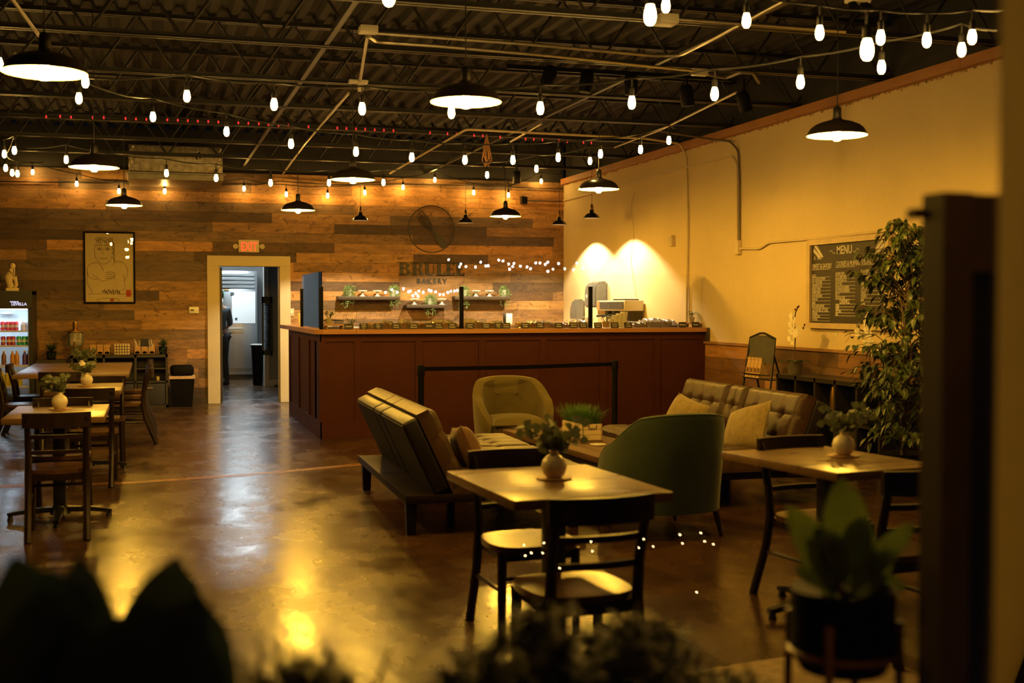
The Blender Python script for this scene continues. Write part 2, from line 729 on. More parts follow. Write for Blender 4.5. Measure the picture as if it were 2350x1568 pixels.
# ragged torn edge of plaster under the beam
m_torn = M('torn_drywall', (0.32, 0.21, 0.09), 0.9, var=.5, scale=20)
tb = B()
y = 7.5
while y < YB - .05:
    ln = rnd.uniform(.02, .07)
    hh = rnd.uniform(.003, .026) + (.02 if rnd.random() < .12 else 0)
    if rnd.random() < .85:
        tb.poly([(XR - .0025, y, 3.392), (XR - .0025, y + ln, 3.392), (XR - .0025, y + ln * rnd.uniform(.5, 1), 3.392 - hh), (XR - .0025, y + ln * rnd.uniform(0, .4), 3.392 - hh * rnd.uniform(.5, 1))])
    y += ln
tb.build('torn_edge', m_torn, wr, smooth=False)
m_beam = M('orange_beam_wood', (0.36, 0.155, 0.05), 0.6, col2=(0.46, 0.21, 0.07), scale=5, stretch=(1, .3, 2), bump=.1)
bm_ = B()
y = YF
while y < YB - .1:
    y2 = min(y + rnd.choice((2.4, 3.0, 3.66)), YB - .05)
    bm_.bb((XR - .07, y + .002, 3.392), (XR + .08, y2 - .002, 3.482), bev=.006)
    y = y2
be = bm_.build('trim_2', m_beam, smooth=False)
struct(be, 'orange wooden beam along the top of the cream wall', 'beam')
pw = B()


def side_run(b, a, c, z0, z1, d):
    b.bb((XR - .012 - d, a, z0), (XR + .01, c, z1))


planks(pw, YF, 13.4, .12, 1.005, side_run, .148)
pw.tone = (.34, .18, .075)
pw.bb((XR - .035, YF, 1.008), (XR + .01, 13.4, 1.036))
wn = pw.build('trim_3', M('wainscot_planks', (1, 1, 1), .55, var=.3, scale=9, stretch=(1, .45, 2.2), attr='tone', bump=.15, bscale=22), smooth=False)
struct(wn, 'wooden plank wainscot along the foot of the cream wall', 'wainscot')
bbr = B().bb((XR - .03, YF, 0), (XR + .01, 13.4, .118)).build('baseboard_right', MATS['dark_base'], smooth=False)
struct(bbr, 'dark baseboard under the wainscot', 'baseboard')
wl = B().bb((XL - .15, YF, 0), (XL, YB + .1, ZD)).build('wall_left', M('left_wall_paint', (.12, .09, .06), .8, var=.1), smooth=False)
struct(wl, 'plain wall on the left side of the room', 'wall')
# pier of the front wall, right beside the camera
pr = at_y(2288, 784, 1.22)
wf = B().prism([(pr.x, 1.22), (pr.x + .45, 1.22), (pr.x + .45, .1), (pr.x - .244, .1)], lambda x, y: (x, y, 0), lambda x, y: (x, y, ZD - .5)).build('wall_front', M('pier_paint', (.86, .66, .36), .75, var=.06, scale=4, bump=.1, bscale=20), smooth=False)
struct(wf, 'cream pier of the front wall beside the window', 'wall')

# roof deck, joists -------------------------------------------------
m_deck = M('black_deck', (0.0075, 0.0056, 0.0036), 0.75, var=.45, scale=5, stretch=(2, .3, 1), bump=.3, bscale=30)
db = B()
xs = []
x = XL
while x < XR + .1:
    xs += [(x, ZD), (x + .065, ZD), (x + .095, ZD + .045), (x + .155, ZD + .045), (x + .19, ZD)]
    x += .19
row0 = [db.bm.verts.new((a, YF, z)) for a, z in xs]
row1 = [db.bm.verts.new((a, YB + .1, z)) for a, z in xs]
for i in range(len(xs) - 1):
    db.bm.faces.new((row0[i], row0[i + 1], row1[i + 1], row1[i]))
ce = db.build('ceiling', m_deck, smooth=False, fix=False)
struct(ce, 'black corrugated roof deck', 'ceiling')
B().bb((XL, YF, ZD + .07), (XR + .16, YB + .1, ZD + .12)).build('roof_cover', m_dark, ce, smooth=False)
m_joist = M('black_joist_steel', (0.014, 0.012, 0.010), 0.5, var=.3, scale=6)
JY = [5.0, 6.58, 8.15, 9.70, 11.26, 12.76, 14.24, 15.80, 17.33]
for yj in JY:
    j = B()
    for zz in (3.50, ZD - .05):
        j.bb((XL, yj - .05, zz), (XR + .1, yj - .008, zz + .006)).bb((XL, yj + .008, zz), (XR + .1, yj + .05, zz + .006))
        j.bb((XL, yj - .014, zz), (XR + .1, yj - .008, zz + .045)).bb((XL, yj + .008, zz), (XR + .1, yj + .014, zz + .045))
    x = XL + .1
    up = True
    while x < XR:
        za, zb = (3.51, ZD - .03) if up else (ZD - .03, 3.51)
        j.cyl((x, yj, za), (x + .34, yj, zb), .012, n=6)
        x += .34
        up = not up
    jo = j.build('ceiling_joist', m_joist)
    struct(jo, 'black open-web steel joist under the roof deck', 'joist')
for k, xb in enumerate((1.35, 4.15)):
    br = B().bb((xb - .02, 5, 3.506), (xb + .02, YB, 3.512)).bb((xb - .02, 5, 3.512), (xb - .014, YB, 3.545)).build('ceiling_bridging', m_joist, smooth=False)
    struct(br, 'black steel bridging bar across the joists', 'joist')

# kitchen beyond the doorway ---------------------------------------
m_kwall = M('kitchen_grey', (.24, .24, .24), .6, var=.05)
kb = B()
kb.bb((.2, 25.3, 0), (3.4, 25.42, 2.9))
kb.bb((.08, YB + .16, 0), (.2, 25.42, 2.9))
kb.bb((3.4, YB + .16, 0), (3.5, 25.42, 2.9))
kw = kb.build('wall_kitchen', m_kwall, smooth=False)
struct(kw, 'grey walls of the kitchen seen through the doorway', 'wall')
kc = B().bb((.08, YB + .16, 2.9), (3.5, 25.42, 3.0)).build('ceiling_kitchen', M('kitchen_ceiling_paint', (.7, .7, .68), .8, var=.03), smooth=False)
struct(kc, 'white ceiling of the kitchen', 'ceiling')
kp = B().bb((2.07, 22.35, .12), (3.4, 22.5, 2.9)).build('wall_partition', M('partition_grey', (.34, .37, .38), .6, var=.06), smooth=False)
struct(kp, 'grey partition standing inside the kitchen', 'wall')
kt = B().bb((1.985, 22.33, 0), (2.07, 22.52, 2.9), bev=.004).bb((2.07, 22.33, 0), (3.4, 22.34, .12)).build('trim_4', M('kitchen_white_trim', (.62, .60, .55), .5, var=.04), smooth=False)
struct(kt, 'pale edge trim and base of the kitchen partition', 'trim')
m_kl = emis('kitchen_tube', (.82, .95, 1.0), 92)
for i, (xx, yy) in enumerate(((1.45, 23.35),)):
    kl = thing('ceiling_light', 'cool white fluorescent ceiling light in front of the steel refrigerator', 'light', (xx, yy, 2.9))
    B().bb((-.62, -.16, -.06), (.62, .16, 0)).build('housing', M('white_enamel', (.75, .75, .73), .4, var=.03), kl, smooth=False)
    B().bb((-.58, -.13, -.085), (.58, .13, -.061)).build('diffuser', m_kl, kl, smooth=False)
# ------------------------------------------------------------------ lamps
m_shade = M('bronze_black_enamel', (0.020, 0.014, 0.009), 0.30, var=.15, coat=.4)
m_lining = M('white_enamel_lining', (0.80, 0.76, 0.68), 0.45, var=.02)
m_sock = M('socket_black', (0.018, 0.014, 0.010), 0.35, var=.1)


def pendant(loc, label, rim=.2, top=4.06):
    t = thing('pendant_lamp', label, 'pendant lamp', loc, 0, 'large black pendant lamps')
    s_ = rim / .2
    out = [(.2, 0), (.2, .004), (.195, .012), (.185, .030), (.172, .050), (.145, .071), (.105, .088), (.06, .100), (.035, .108), (.030, .118)]
    inn = [(.197, .001), (.192, .012), (.182, .030), (.169, .048), (.142, .068), (.103, .085), (.05, .097), (.0, .099)]
    B().lathe([(r * s_, z * s_) for r, z in out], n=40).build('lamp_shade', m_shade, t)
    B().lathe([(r * s_, z * s_) for r, z in inn], n=40).build('shade_lining', m_lining, t)
    B().lathe([(0, .095), (.030, .10), (.030, .118), (.028, .150), (.027, .185), (.020, .195), (.006, .205), (0, .205)], n=16).build('socket', m_sock, t)
    B().lathe([(0, -.036), (.020, -.032), (.032, -.016), (.035, .0), (.030, .018), (.018, .042), (.014, .085), (.0, .086)], n=14).build('bulb', m_pend, t)
    B().cyl((0, 0, .2), (0, 0, top - loc[2]), .004, n=6).build('cord', m_cord, t)
    return t


PX = [(103, 168, 'nearest on the left'), (1069, 235, 'nearest in the middle column'), (1921, 312, 'nearest to the cream wall, above the menu side'),
      (216, 385, 'left of the foil air duct'), (810, 413, 'second in the middle column'), (1374, 435, 'by the far corner of the cream wall'),
      (285, 472, 'under the foil air duct'), (684, 483, 'above and right of the exit sign'), (1160, 497, 'right of the whisk sign')]
for (x, y, w_) in PX:
    p = at_z(x, y, 2.62)
    pendant((p.x, p.y, 2.62), 'lit black dome pendant lamp, ' + w_, rim=.205)

# small black pendants over the counter
m_smallsh = M('gloss_black_enamel', (0.008, 0.008, 0.009), 0.12, var=.1, coat=1.0)
for p, lab in zip(SMALL, ('left of the whisk sign', 'just right of the whisk sign', 'in front of the room corner', 'in front of the cream wall')):
    p = V(p)
    t = thing('small_pendant_lamp', 'small glossy black pendant with brass socket, ' + lab, 'pendant lamp', p, 0, 'small pendants over the counter')
    B().lathe([(.118, 0), (.119, .004), (.110, .012), (.095, .035), (.070, .058), (.045, .070), (.034, .078), (.030, .105), (.024, .118)], n=28).build('lamp_shade', m_smallsh, t)
    B().lathe([(.116, .001), (.107, .011), (.092, .033), (.067, .055), (.0, .066)], n=28).build('shade_lining', m_lining, t)
    B().lathe([(0, .11), (.024, .115), (.022, .17), (.014, .185), (.004, .2), (0, .2)], n=12).build('socket', m_brass, t)
    B().cyl((0, 0, .19), (0, 0, 4.06 - p.z), .003, n=6).build('cord', m_cord, t)
    B().ball((0, 0, .052), .016, 10).build('bulb', emis('small_glow', (1, .80, .46), 12), t)

# string lights ----------------------------------------------------
m_sk = M('string_socket', (0.012, 0.011, 0.010), 0.5, var=.1)


def bulb_meshes():
    b = B().lathe([(0, -.082), (.011, -.079), (.0185, -.068), (.0215, -.053), (.0205, -.036), (.016, -.018), (.012, -.006), (.012, 0)], n=10).mesh('bulb', m_bulb)
    s_ = B().lathe([(0, -.008), (.0165, -.008), (.0165, .032), (.012, .042), (.005, .048), (.0045, .10), (0, .10)], n=8).mesh('socket', m_sk)
    return b, s_


ME_BULB, ME_SOCK = bulb_meshes()


def string_light(label, pts, ends=(), name='string_light', wire=True):
    """pts: world positions of bulb centres (bulb hangs .15 under the cable); ends: extra cable points before / after"""
    o = thing(name, label, 'string lights', tuple(pts[0]), 0, 'string lights under the ceiling')
    org = V(pts[0])
    tops = [V(p) + V((0, 0, .148)) for p in pts]
    path = [V(e) for e in ends[:1]] + tops + [V(e) for e in ends[1:]]
    if wire and len(path) > 1:
        q = []
        for a, c in zip(path, path[1:]):
            for k in range(5):
                t = k / 5
                q.append(a.lerp(c, t) - V((0, 0, .03 * min(1, (c - a).length) * sin(pi * t))) - org)
        q.append(path[-1] - org)
        B().tube(q, .006, n=6).build('cable', m_cord, o)
    for p in pts:
        bo = bpy.data.objects.new('bulb', ME_BULB)
        COL.objects.link(bo)
        bo.parent = o
        bo.location = V(p) - org + V((0, 0, .05))
        so = bpy.data.objects.new('socket', ME_SOCK)
        COL.objects.link(so)
        so.parent = bo
    return o


def plane_pts(px, zl, zr):
    a, b_ = at_z(*px[0], zl), at_z(*px[-1], zr)
    d = b_ - a
    n = V((d.y, -d.x, 0)).normalized()
    out = []
    for p in px:
        r = ray(*p)
        out.append(EYE + r * ((a - EYE).dot(n) / r.dot(n)))
    return out


s1 = plane_pts([(1528, 15), (1713, 50), (1881, 78), (2021, 89), (2127, 95), (2231, 88)], 3.02, 2.86)
string_light('string of warm bulbs nearest the camera, high on the right', s1, (at_z(1420, -30, 3.2), at_z(2330, 20, 2.95)))
s2 = plane_pts([(181, 228), (429, 223), (629, 242), (831, 252), (1036, 260), (1240, 251), (1450, 238), (1640, 218), (1837, 191), (2023, 157), (2207, 117)], 2.86, 2.86)
string_light('long string of warm bulbs crossing the whole room below the nearest lamps', s2, (at_z(30, 120, 2.9), at_z(2290, 70, 2.9)))
s3 = plane_pts([(351, 270), (520, 304), (668, 332), (817, 350), (945, 363), (1067, 369), (1177, 369), (1281, 363), (1378, 355), (1470, 345), (1535, 324)], 2.90, 2.95)
string_light('string of warm bulbs crossing mid-room behind the middle lamps', s3, (at_z(196, 190, 2.95), at_x(1560, 290, XR - .05)))
s4 = plane_pts([(152, 368), (382, 399), (496, 410), (621, 421), (755, 421), (880, 420)], 2.86, 2.86)
s4 += [at_z(x, y, 2.9) for x, y in ((1118, 403), (1231, 389), (1354, 371))]
string_light('string of warm bulbs passing in front of the foil air duct', s4, (at_z(60, 340, 3.0), at_x(1430, 330, XR - .05)))
s5 = [at_y(x, y, YB - .20) for x, y in ((75, 396), (176, 423), (273, 440), (378, 440), (560, 434), (657, 447), (752, 450), (837, 443), (925, 431), (998, 414), (1087, 443), (1167, 449), (1242, 417))]
string_light('scalloped string of warm bulbs along the top of the plank wall', s5, (at_y(-40, 385, YB - .2), at_y(1290, 400, YB - .2)))
s6 = [at_z(x, y, 2.9) for x, y in ((10, 355), (33, 347), (13, 387), (28, 398), (40, 400))]
string_light('short cluster of warm bulbs at the far left ceiling', s6, (at_z(5, 310, 3.2), at_z(100, 372, 3.1)))
s7 = [at_z(1492, 38, 2.55), at_z(1990, 118, 2.38), at_z(892, -6, 2.6)]
s7 = [s7[2], s7[0], s7[1]]
string_light('blurred string of bulbs very close to the camera', s7, (at_z(300, -120, 2.9), at_z(2290, 140, 2.3)), wire=False)
string_light('pair of warm bulbs beside the nearest left lamp', [at_z(196, 190, 2.86), at_z(-2, 150, 2.86)], wire=False)

# red chaser lights along a joist
rl = thing('red_string_light', 'row of tiny red lights along a ceiling joist', 'string lights', (0, 14.15, 3.44))
m_red = emis('red_glow', (1.0, .03, .03), .9)
rp = [(106, 268), (138, 267), (163, 269), (213, 270), (238, 270), (288, 272), (312, 273), (336, 274), (384, 275), (408, 276), (431, 277), (454, 278), (478, 279), (501, 280),
      (547, 282), (570, 283), (594, 284), (616, 286), (639, 288), (662, 288), (708, 291), (774, 294), (795, 295), (817, 296), (838, 297), (860, 298), (881, 299), (903, 300), (987, 305),
      (1027, 307), (1048, 308), (1088, 311), (1108, 312), (1148, 315), (1187, 317), (1206, 319), (1225, 320), (1245, 321), (1283, 323), (1302, 325), (1339, 327), (1357, 328)]
rb_me = B().ball((0, 0, 0), .011, 8, (1, 1, 1.7)).mesh('bulb', m_red)
wq = []
for x, y in rp:
    p = at_y(x, y, 14.15) - V((0, 14.15, 3.44))
    bo = bpy.data.objects.new('bulb', rb_me)
    COL.objects.link(bo)
    bo.parent = rl
    bo.location = p
    wq.append(p + V((0, .02, .03)))
B().tube(wq, .004, n=5).build('cable', m_cord, rl)

# black track spotlights (switched off)
for i, (x, y) in enumerate(((1260, 175), (1346, 186), (1448, 192), (1576, 218), (1707, 232))):
    p = at_y(x, y, 9.95)
    t = thing('track_spotlight', '%s unlit black track spotlight from the left, hanging below the joist' % nth(i), 'spotlight', p, 0, 'black track spotlights')
    b = B().lathe([(0, -.10), (.052, -.10), (.060, -.085), (.060, .05), (.045, .085), (0, .09)], n=16)
    b.xf(Matrix.Rotation(radians(18 - 9 * i), 4, 'Y'))
    b.build('housing', m_blackmatte, t)
    B().cyl((0, 0, .08), (0, 0, 3.5 - p.z), .010, n=8).build('stem', m_blackmatte, t)
tr = at_y(1240, 160, 9.95)
tag(B().bb((tr.x - .3, 9.93, 3.465), (5.0, 9.97, 3.5)).build('lighting_track', m_blackmatte, smooth=False), 'black lighting track carrying the five spotlights', 'lighting track')
# ------------------------------------------------------------------ conduits, duct, wall boxes


def conduit(label, pts, r=.013, m=m_conduit, name='electrical_conduit', cat='conduit'):
    # round the corners
    q = []
    pts = [V(p) for p in pts]
    for i, p in enumerate(pts):
        if 0 < i < len(pts) - 1:
            a, c = pts[i - 1], pts[i + 1]
            k = min(.10, (p - a).length * .4, (c - p).length * .4)
            p0, p1 = p + (a - p).normalized() * k, p + (c - p).normalized() * k
            q += [p0, p0.lerp(p, .6).lerp(p1.lerp(p, .6), .25), (p0 + p1) * .25 + p * .5, p0.lerp(p, .6).lerp(p1.lerp(p, .6), .75), p1]
        else:
            q.append(p)
    o = B().tube([v - q[0] for v in q], r, n=8).build(name, m)
    o.location = q[0]
    return tag(o, label, cat)


ZC = 3.47
c1 = at_z(845, 72, ZC)
conduit('upper metal conduit running right from the ceiling junction box', [at_z(862, 76, ZC), at_z(1210, 101, ZC), at_z(1500, 128, ZC), at_z(1560, 128, ZC), at_z(1640, 88, ZC), at_z(1800, 2, ZC)])
conduit('lower metal conduit looping from the ceiling junction box towards the track', [at_z(848, 84, ZC - .02), at_z(862, 96, ZC - .03), at_z(1010, 106, ZC - .03), at_z(1240, 126, ZC - .03), at_z(1590, 163, ZC - .03)])
t = tag(B().box((0, 0, 0), (.13, .13, .05), bev=.008).build('junction_box', M('box_grey', (.55, .52, .45), .45, var=.05)), 'grey junction box where the ceiling conduits start', 'junction box')
t.location = c1 + V((0, 0, .012))
p = at_z(1605, 166, ZC - .02)
t = tag(B().box((0, 0, 0), (.14, .06, .06), bev=.008).build('junction_box', MATS['box_grey']), 'grey junction box at the right end of the spotlight track', 'junction box')
t.location = p
conduit('flexible cable curling from the track box towards the cream wall', [at_z(1625, 172, ZC), at_z(1665, 180, ZC), at_z(1700, 166, ZC), at_z(1728, 168, ZC), at_z(1742, 190, ZC)], .014, M('flex_conduit', (.16, .14, .12), .5, var=.2))
conduit('short conduit dropping from the ceiling junction box to the beam clamp', [at_z(843, 84, ZC), at_z(826, 188, ZC)])
t = tag(B().box((0, 0, 0), (.17, .08, .03), bev=.006).box((0.02, 0, -.05), (.05, .05, .07), bev=.01).build('beam_clamp', MATS['box_grey']), 'pale clamp fitting below the first junction box', 'fitting')
t.location = at_z(822, 188, ZC)
conduit('long conduit slanting away from the clamp to the plank wall', [at_z(800, 214, ZC), at_z(700, 330, ZC), at_z(640, 412, ZC - .06)])
conduit('pale conduit bending across the ceiling and down the cream wall', [at_z(895, 398, ZC), at_z(1070, 297, ZC), at_z(1480, 318, ZC), at_x(1562, 330, XR - .085), at_x(1574, 360, XR - .02), at_x(1578, 500, XR - .02), at_x(1576, 742, XR - .02)], .014,
        M('painted_conduit', (.62, .50, .31), .5, var=.06))
m_pc = MATS['painted_conduit']
conduit('short conduit parallel to the pale one near the mid joist', [at_z(1172, 325, ZC), at_z(1242, 285, ZC)])
conduit('conduit running along the ceiling beside the cream wall', [at_z(1410, 338, ZC), at_z(1520, 296, ZC), at_z(1690, 212, ZC)])
conduit('white conduit at the top beside the nearest string bulb', [at_z(1545, 44, ZC), at_z(1940, 73, ZC)])
t = tag(B().box((0, 0, 0), (.14, .14, .07), bev=.008).build('junction_box', MATS['box_grey']), 'grey junction box beside the nearest string bulb', 'junction box')
t.location = at_z(1529, 46, ZC)
conduit('dark conduit at the top left corner of the ceiling', [at_z(15, -20, ZC), at_z(90, 82, ZC)])
t = thing('emergency_light', 'twin head ceiling fixture at the top right', 'light fixture', at_z(1968, 8, 3.45))
B().box((0, 0, .03), (.16, .08, .06), bev=.01).build('housing', MATS['box_grey'], t)
for sx in (-.04, .04):
    B().cyl((sx, 0, 0), (sx * 1.4, -.06, -.06), .028, .036, n=12).build('lamp_head', m_blackmatte, t)
conduit('black cable coming off the ceiling and down the cream wall', [at_z(1508, 300, ZC), at_x(1640, 321, XR - .10), at_x(1676, 325, XR - .085), at_x(1694, 345, XR - .02), at_x(1697, 400, XR - .02), at_x(1697, 556, XR - .02)], .012, M('dark_cable', (.10, .075, .05), .5, var=.2))
conduit('thin painted conduit slanting across the cream wall to the black cable', [at_x(1293, 461, XR - .02), at_x(1440, 424, XR - .02), at_x(1560, 387, XR - .02), at_x(1680, 358, XR - .02), at_x(1691, 376, XR - .02), at_x(1691, 556, XR - .02)], .011, m_pc)
conduit('painted conduit stepping up from the wall box to above the menu board', [at_x(1698, 571, XR - .02), at_x(1744, 571, XR - .02), at_x(1763, 557, XR - .02), at_x(1900, 545, XR - .02), at_x(2110, 521, XR - .02), at_x(2290, 502, XR - .02)], .013, m_pc)
t = tag(B().box((0, 0, 0), (.05, .10, .16), bev=.006).build('junction_box', m_pc), 'painted wall box left of the menu board', 'junction box')
t.location = at_x(1693, 568, XR - .026)
t = thing('wall_socket', 'small painted socket box high on the cream wall', 'socket', at_x(1545, 553, XR))
B().bb((-.05, -.05, -.07), (0, .05, .07), bev=.005).build('box', m_pc, t)
B().bb((-.055, -.035, -.05), (-.05, .035, .05)).build('cover', m_cream, t, smooth=False)
# foil duct
p0, p1 = at_y(295, 338, 17.42), at_y(511, 410, 17.42)
dk = thing('air_duct', 'foil wrapped air duct box with metal register above the plank wall', 'air duct', ((p0.x + p1.x) / 2, 17.42, p1.z + .05))
wd_ = (p1.x - p0.x)
m_foil = M('foil_wrap', (.40, .36, .29), .42, metal=.75, var=.35, scale=14, bump=.5, bscale=70)
db_ = B().box((0, .58, .20), (wd_, 1.16, .36), bev=.01)
db_.build('foil_box', m_foil, dk)
B().box((0, .58, -.0), (wd_ + .08, 1.18, .02)).box((0, .58, -.05), (wd_ + .02, 1.16, .07)).build('register', M('register_metal', (.30, .27, .22), .4, metal=.7, var=.2), dk, smooth=False)
tb_ = B()
for k in range(26):
    a = rnd.uniform(0, 2 * pi)
    c = V((.28, -.003, .26)) + V((cos(a) * rnd.uniform(.02, .09), 0, sin(a) * rnd.uniform(.01, .05)))
    tb_.box(c, (rnd.uniform(.02, .05), .012, rnd.uniform(.012, .03)), rot=Matrix.Rotation(a, 3, 'Y'))
for k in range(12):
    tb_.box((-wd_ / 2 + .03 + rnd.uniform(-.02, .03), -.003, .05 + k * .027), (.03, .01, .02), rot=Matrix.Rotation(rnd.uniform(0, 3), 3, 'Y'))
    tb_.box((wd_ / 2 - .03 + rnd.uniform(-.02, .02), -.003, .05 + k * .027), (.03, .01, .02), rot=Matrix.Rotation(rnd.uniform(0, 3), 3, 'Y'))
tb_.build('foil_tape', M('shiny_tape', (.75, .68, .52), .25, metal=.9, var=.2, bump=.6, bscale=90), dk)
# cables and small boxes on the plank wall
conduit('thin dark pipe along the plank wall below the string bulbs', [at_y(-30, 416, YB - .06), at_y(300, 421, YB - .06), at_y(590, 425, YB - .06), at_y(640, 416, YB - .06)], .009, m_cord)
conduit('thin dark cable sagging along the top of the plank wall', [at_y(640, 416, YB - .06), at_y(760, 424, YB - .06), at_y(990, 423, YB - .06), at_y(1290, 434, YB - .06)], .008, m_cord)
sp = thing('wall_speaker', 'small black speaker on the plank wall near the corner', 'speaker', at_y(1202, 460, YB - .08))
B().box((0, 0, 0), (.10, .10, .12), bev=.01).build('cabinet', m_black, sp)
B().box((0, -.052, 0), (.085, .006, .105)).build('grille', m_blackmatte, sp, smooth=False)
conduit('dark cable from the small speaker to the corner', [at_y(1209, 461, YB - .05), at_y(1291, 463, YB - .05)], .008, m_cord)
hb = thing('hanging_bracket', 'black bracket with cables hanging from the ceiling near the corner', 'bracket', at_y(1185, 412, 17.0))
B().bb((-.05, -.05, -.06), (.05, .05, .12), bev=.01).cyl((0, 0, .1), (0, 0, .5), .02, n=8).build('body', m_black, hb)
B().tube([(0, 0, -.06), (-.1, 0, -.10), (-.18, 0, .05), (-.2, 0, .2)], .008, n=6).build('cable', m_cord, hb)
cbl = B()
for k in range(7):
    a = k * .9
    cbl.tube([(0, 0, .22), (.03 * cos(a), .03 * sin(a), .1), (.06 * cos(a + .6), .06 * sin(a + .6), -.08), (.02 * cos(a), .02 * sin(a), -.15), (-.04 * cos(a), .04 * sin(a), -.02), (0, 0, .2)], .004, n=5)
t = tag(cbl.build('cable_coil', M('orange_cable', (.40, .20, .08), .5, var=.3)), 'coil of orange brown cable hanging from the ceiling', 'cable coil')
t.location = at_z(1117, 352, 3.2)
# ------------------------------------------------------------------ plank wall decor
YW = YB - .02
# exit sign
p0, p1 = at_y(547, 551, YW), at_y(594, 580, YW)
ex = thing('exit_sign', 'lit red EXIT sign with side emergency heads above the doorway', 'exit sign', ((p0.x + p1.x) / 2, YW - .03, (p0.z + p1.z) / 2))
ew, eh = p1.x - p0.x, p0.z - p1.z
B().box((0, 0, 0), (ew, .05, eh), bev=.006).build('housing', M('exit_beige', (.62, .50, .33), .5, var=.04), ex)
text_obj([('EXIT', .178, frame_y(0, -.027, -.066), .66, .006, 'CENTER', 1.0)], 'lettering', emis('exit_red', (1.0, .07, .02), 1.3), ex)
for sx in (-1, 1):
    h = B().cyl((0, 0, 0), (sx * .03, 0, 0), .014, n=8).cyl((sx * .045, .02, .0), (sx * .045, -.035, -.005), .034, .038, n=14)
    h.build('lamp_head', m_cream, ex, loc=(sx * ew / 2, 0, 0))
# thermostat, plates
th = thing('thermostat', 'small white thermostat left of the doorway', 'thermostat', at_y(445, 712, YW))
B().box((0, -.015, 0), (.145, .03, .10), bev=.012).build('body', m_white, th)
B().box((-.025, -.032, 0), (.05, .004, .03)).build('screen', M('lcd_grey', (.12, .12, .09), .3, var=.05), th, smooth=False)
pl = thing('light_switch', 'cream light switch plate right of the doorway', 'switch', at_y(669, 717, YW))
B().box((0, -.006, 0), (.075, .012, .115), bev=.004).build('plate', m_cream, pl)
B().box((0, -.014, 0), (.024, .012, .05), bev=.003).build('rocker', m_white, pl)
# framed drawing: a plain generic line sketch
p0, p1 = at_y(191, 531, YW), at_y(311, 697, YW)
pw_, ph_ = p1.x - p0.x, p0.z - p1.z
pic = thing('framed_picture', 'black framed line sketch of a seated figure on the plank wall', 'picture', ((p0.x + p1.x) / 2, YW, (p0.z + p1.z) / 2))
fb = B()
fb.box((0, -.015, ph_ / 2 - .012), (pw_ - .052, .035, .026)).box((0, -.015, -ph_ / 2 + .012), (pw_ - .052, .035, .026))
fb.box((-pw_ / 2 + .012, -.015, 0), (.026, .035, ph_)).box((pw_ / 2 - .012, -.015, 0), (.026, .035, ph_))
fb.build('frame', m_blackmatte, pic, smooth=False)
B().box((0, -.004, 0), (pw_ - .03, .006, ph_ - .03)).build('paper', M('drawing_paper', (.62, .50, .30), .8, var=.08, scale=4), pic, smooth=False)
ink = B()


def inkl(pts, r=.0035, n=4):
    ink.tube([(x, -.0085, z) for x, z in pts], r, n=n)


def arc(cx, cz, rx, rz, a0, a1, n=14, r=.0035):
    inkl([(cx + rx * cos(a0 + (a1 - a0) * k / n), cz + rz * sin(a0 + (a1 - a0) * k / n)) for k in range(n + 1)], r)


arc(-.08, .24, .125, .19, 0, 2 * pi, 26)
for sx in (-.135, -.025):
    arc(sx, .27, .035, .018, 0, 2 * pi)
    arc(sx, .27, .01, .01, 0, 2 * pi, 8, .006)
    arc(sx, .31, .045, .015, .2, pi - .2, 8, .005)
inkl([(-.08, .27), (-.10, .2), (-.075, .195)])
arc(-.08, .14, .05, .012, pi, 2 * pi, 8, .005)
for k in range(9):
    inkl([(-.19 + k * .028, .42 + .02 * sin(k)), (-.17 + k * .028, .36 + .02 * cos(k * 2))], .006)
for k in range(8):
    inkl([(.055 + .012 * sin(k * 3), .36 - k * .035), (.07, .33 - k * .035)], .008)
arc(-.2, -.05, .11, .12, 0, 2 * pi * .8, 18)
arc(.13, -.06, .12, .15, -1, 2.4, 18)
for k in range(4):
    inkl([(-.06, -.07 - .03 * k), (.02, -.06 - .03 * k), (.08, -.075 - .03 * k)], .004)
inkl([(-.3, -.06), (-.31, -.22), (-.24, -.36)])
inkl([(-.24, -.1), (-.1, -.2), (.02, -.16), (.09, -.1)])
inkl([(.2, -.1), (.21, -.3), (.1, -.36)])
for k in range(9):
    inkl([(-.1 + k * .028, -.33 + .015 * (k % 2)), (-.085 + k * .028, -.36 - .012 * (k % 3))], .009)
inkl([(-.29, -.38), (.33, -.38)], .003)
arc(-.02, -.47, .16, .03, 0, 2 * pi, 20, .003)
ink.build('ink_lines', M('ink', (.05, .035, .02), .8, var=.1), pic)
rb = B().ball((.03, -.0085, -.47), .028, 12, (1, .08, .8)).box((.26, -.009, -.37), (.07, .003, .10))
rb.build('red_marks', M('red_ink', (.45, .07, .02), .8, var=.2), pic)
B().box((0, -.020, 0), (pw_ - .05, .002, ph_ - .05)).build('glazing', thin_glass('picture_glass'), pic, smooth=False)
# bakery logo
c0 = at_y(990, 526, YW)
rr = (at_y(1042, 526, YW).x - at_y(937, 526, YW).x) / 2
m_sign = M('sign_black', (.020, .016, .010), .5, var=.1)
rg = thing('logo_emblem', 'round black metal whisk emblem on the plank wall', 'sign', (c0.x, YW - .012, c0.z))
B().tube([(rr * cos(2 * pi * k / 64), 0, rr * sin(2 * pi * k / 64) * 1.0) for k in range(64)], .009, n=6, closed=True).build('ring', m_sign, rg)
wk = B()
U = V((-.62, 0, .78))                    # towards the whisk head
P_ = V((.78, 0, .62))
base = V((.02, 0, -.03))
for k, wv in enumerate((-.068, -.040, -.012, .018, .046, .070)):
    pts = []
    for i in range(17):
        t = i / 16
        ln = .30 * sin(pi * t / 2) ** .9
        pts.append(base + U * (.31 * t) + P_ * (wv * sin(pi * min(1, t * .60 + .0)) * 1.05 if t < .98 else wv * .95))
    wk.tube(pts, .0065, n=5)
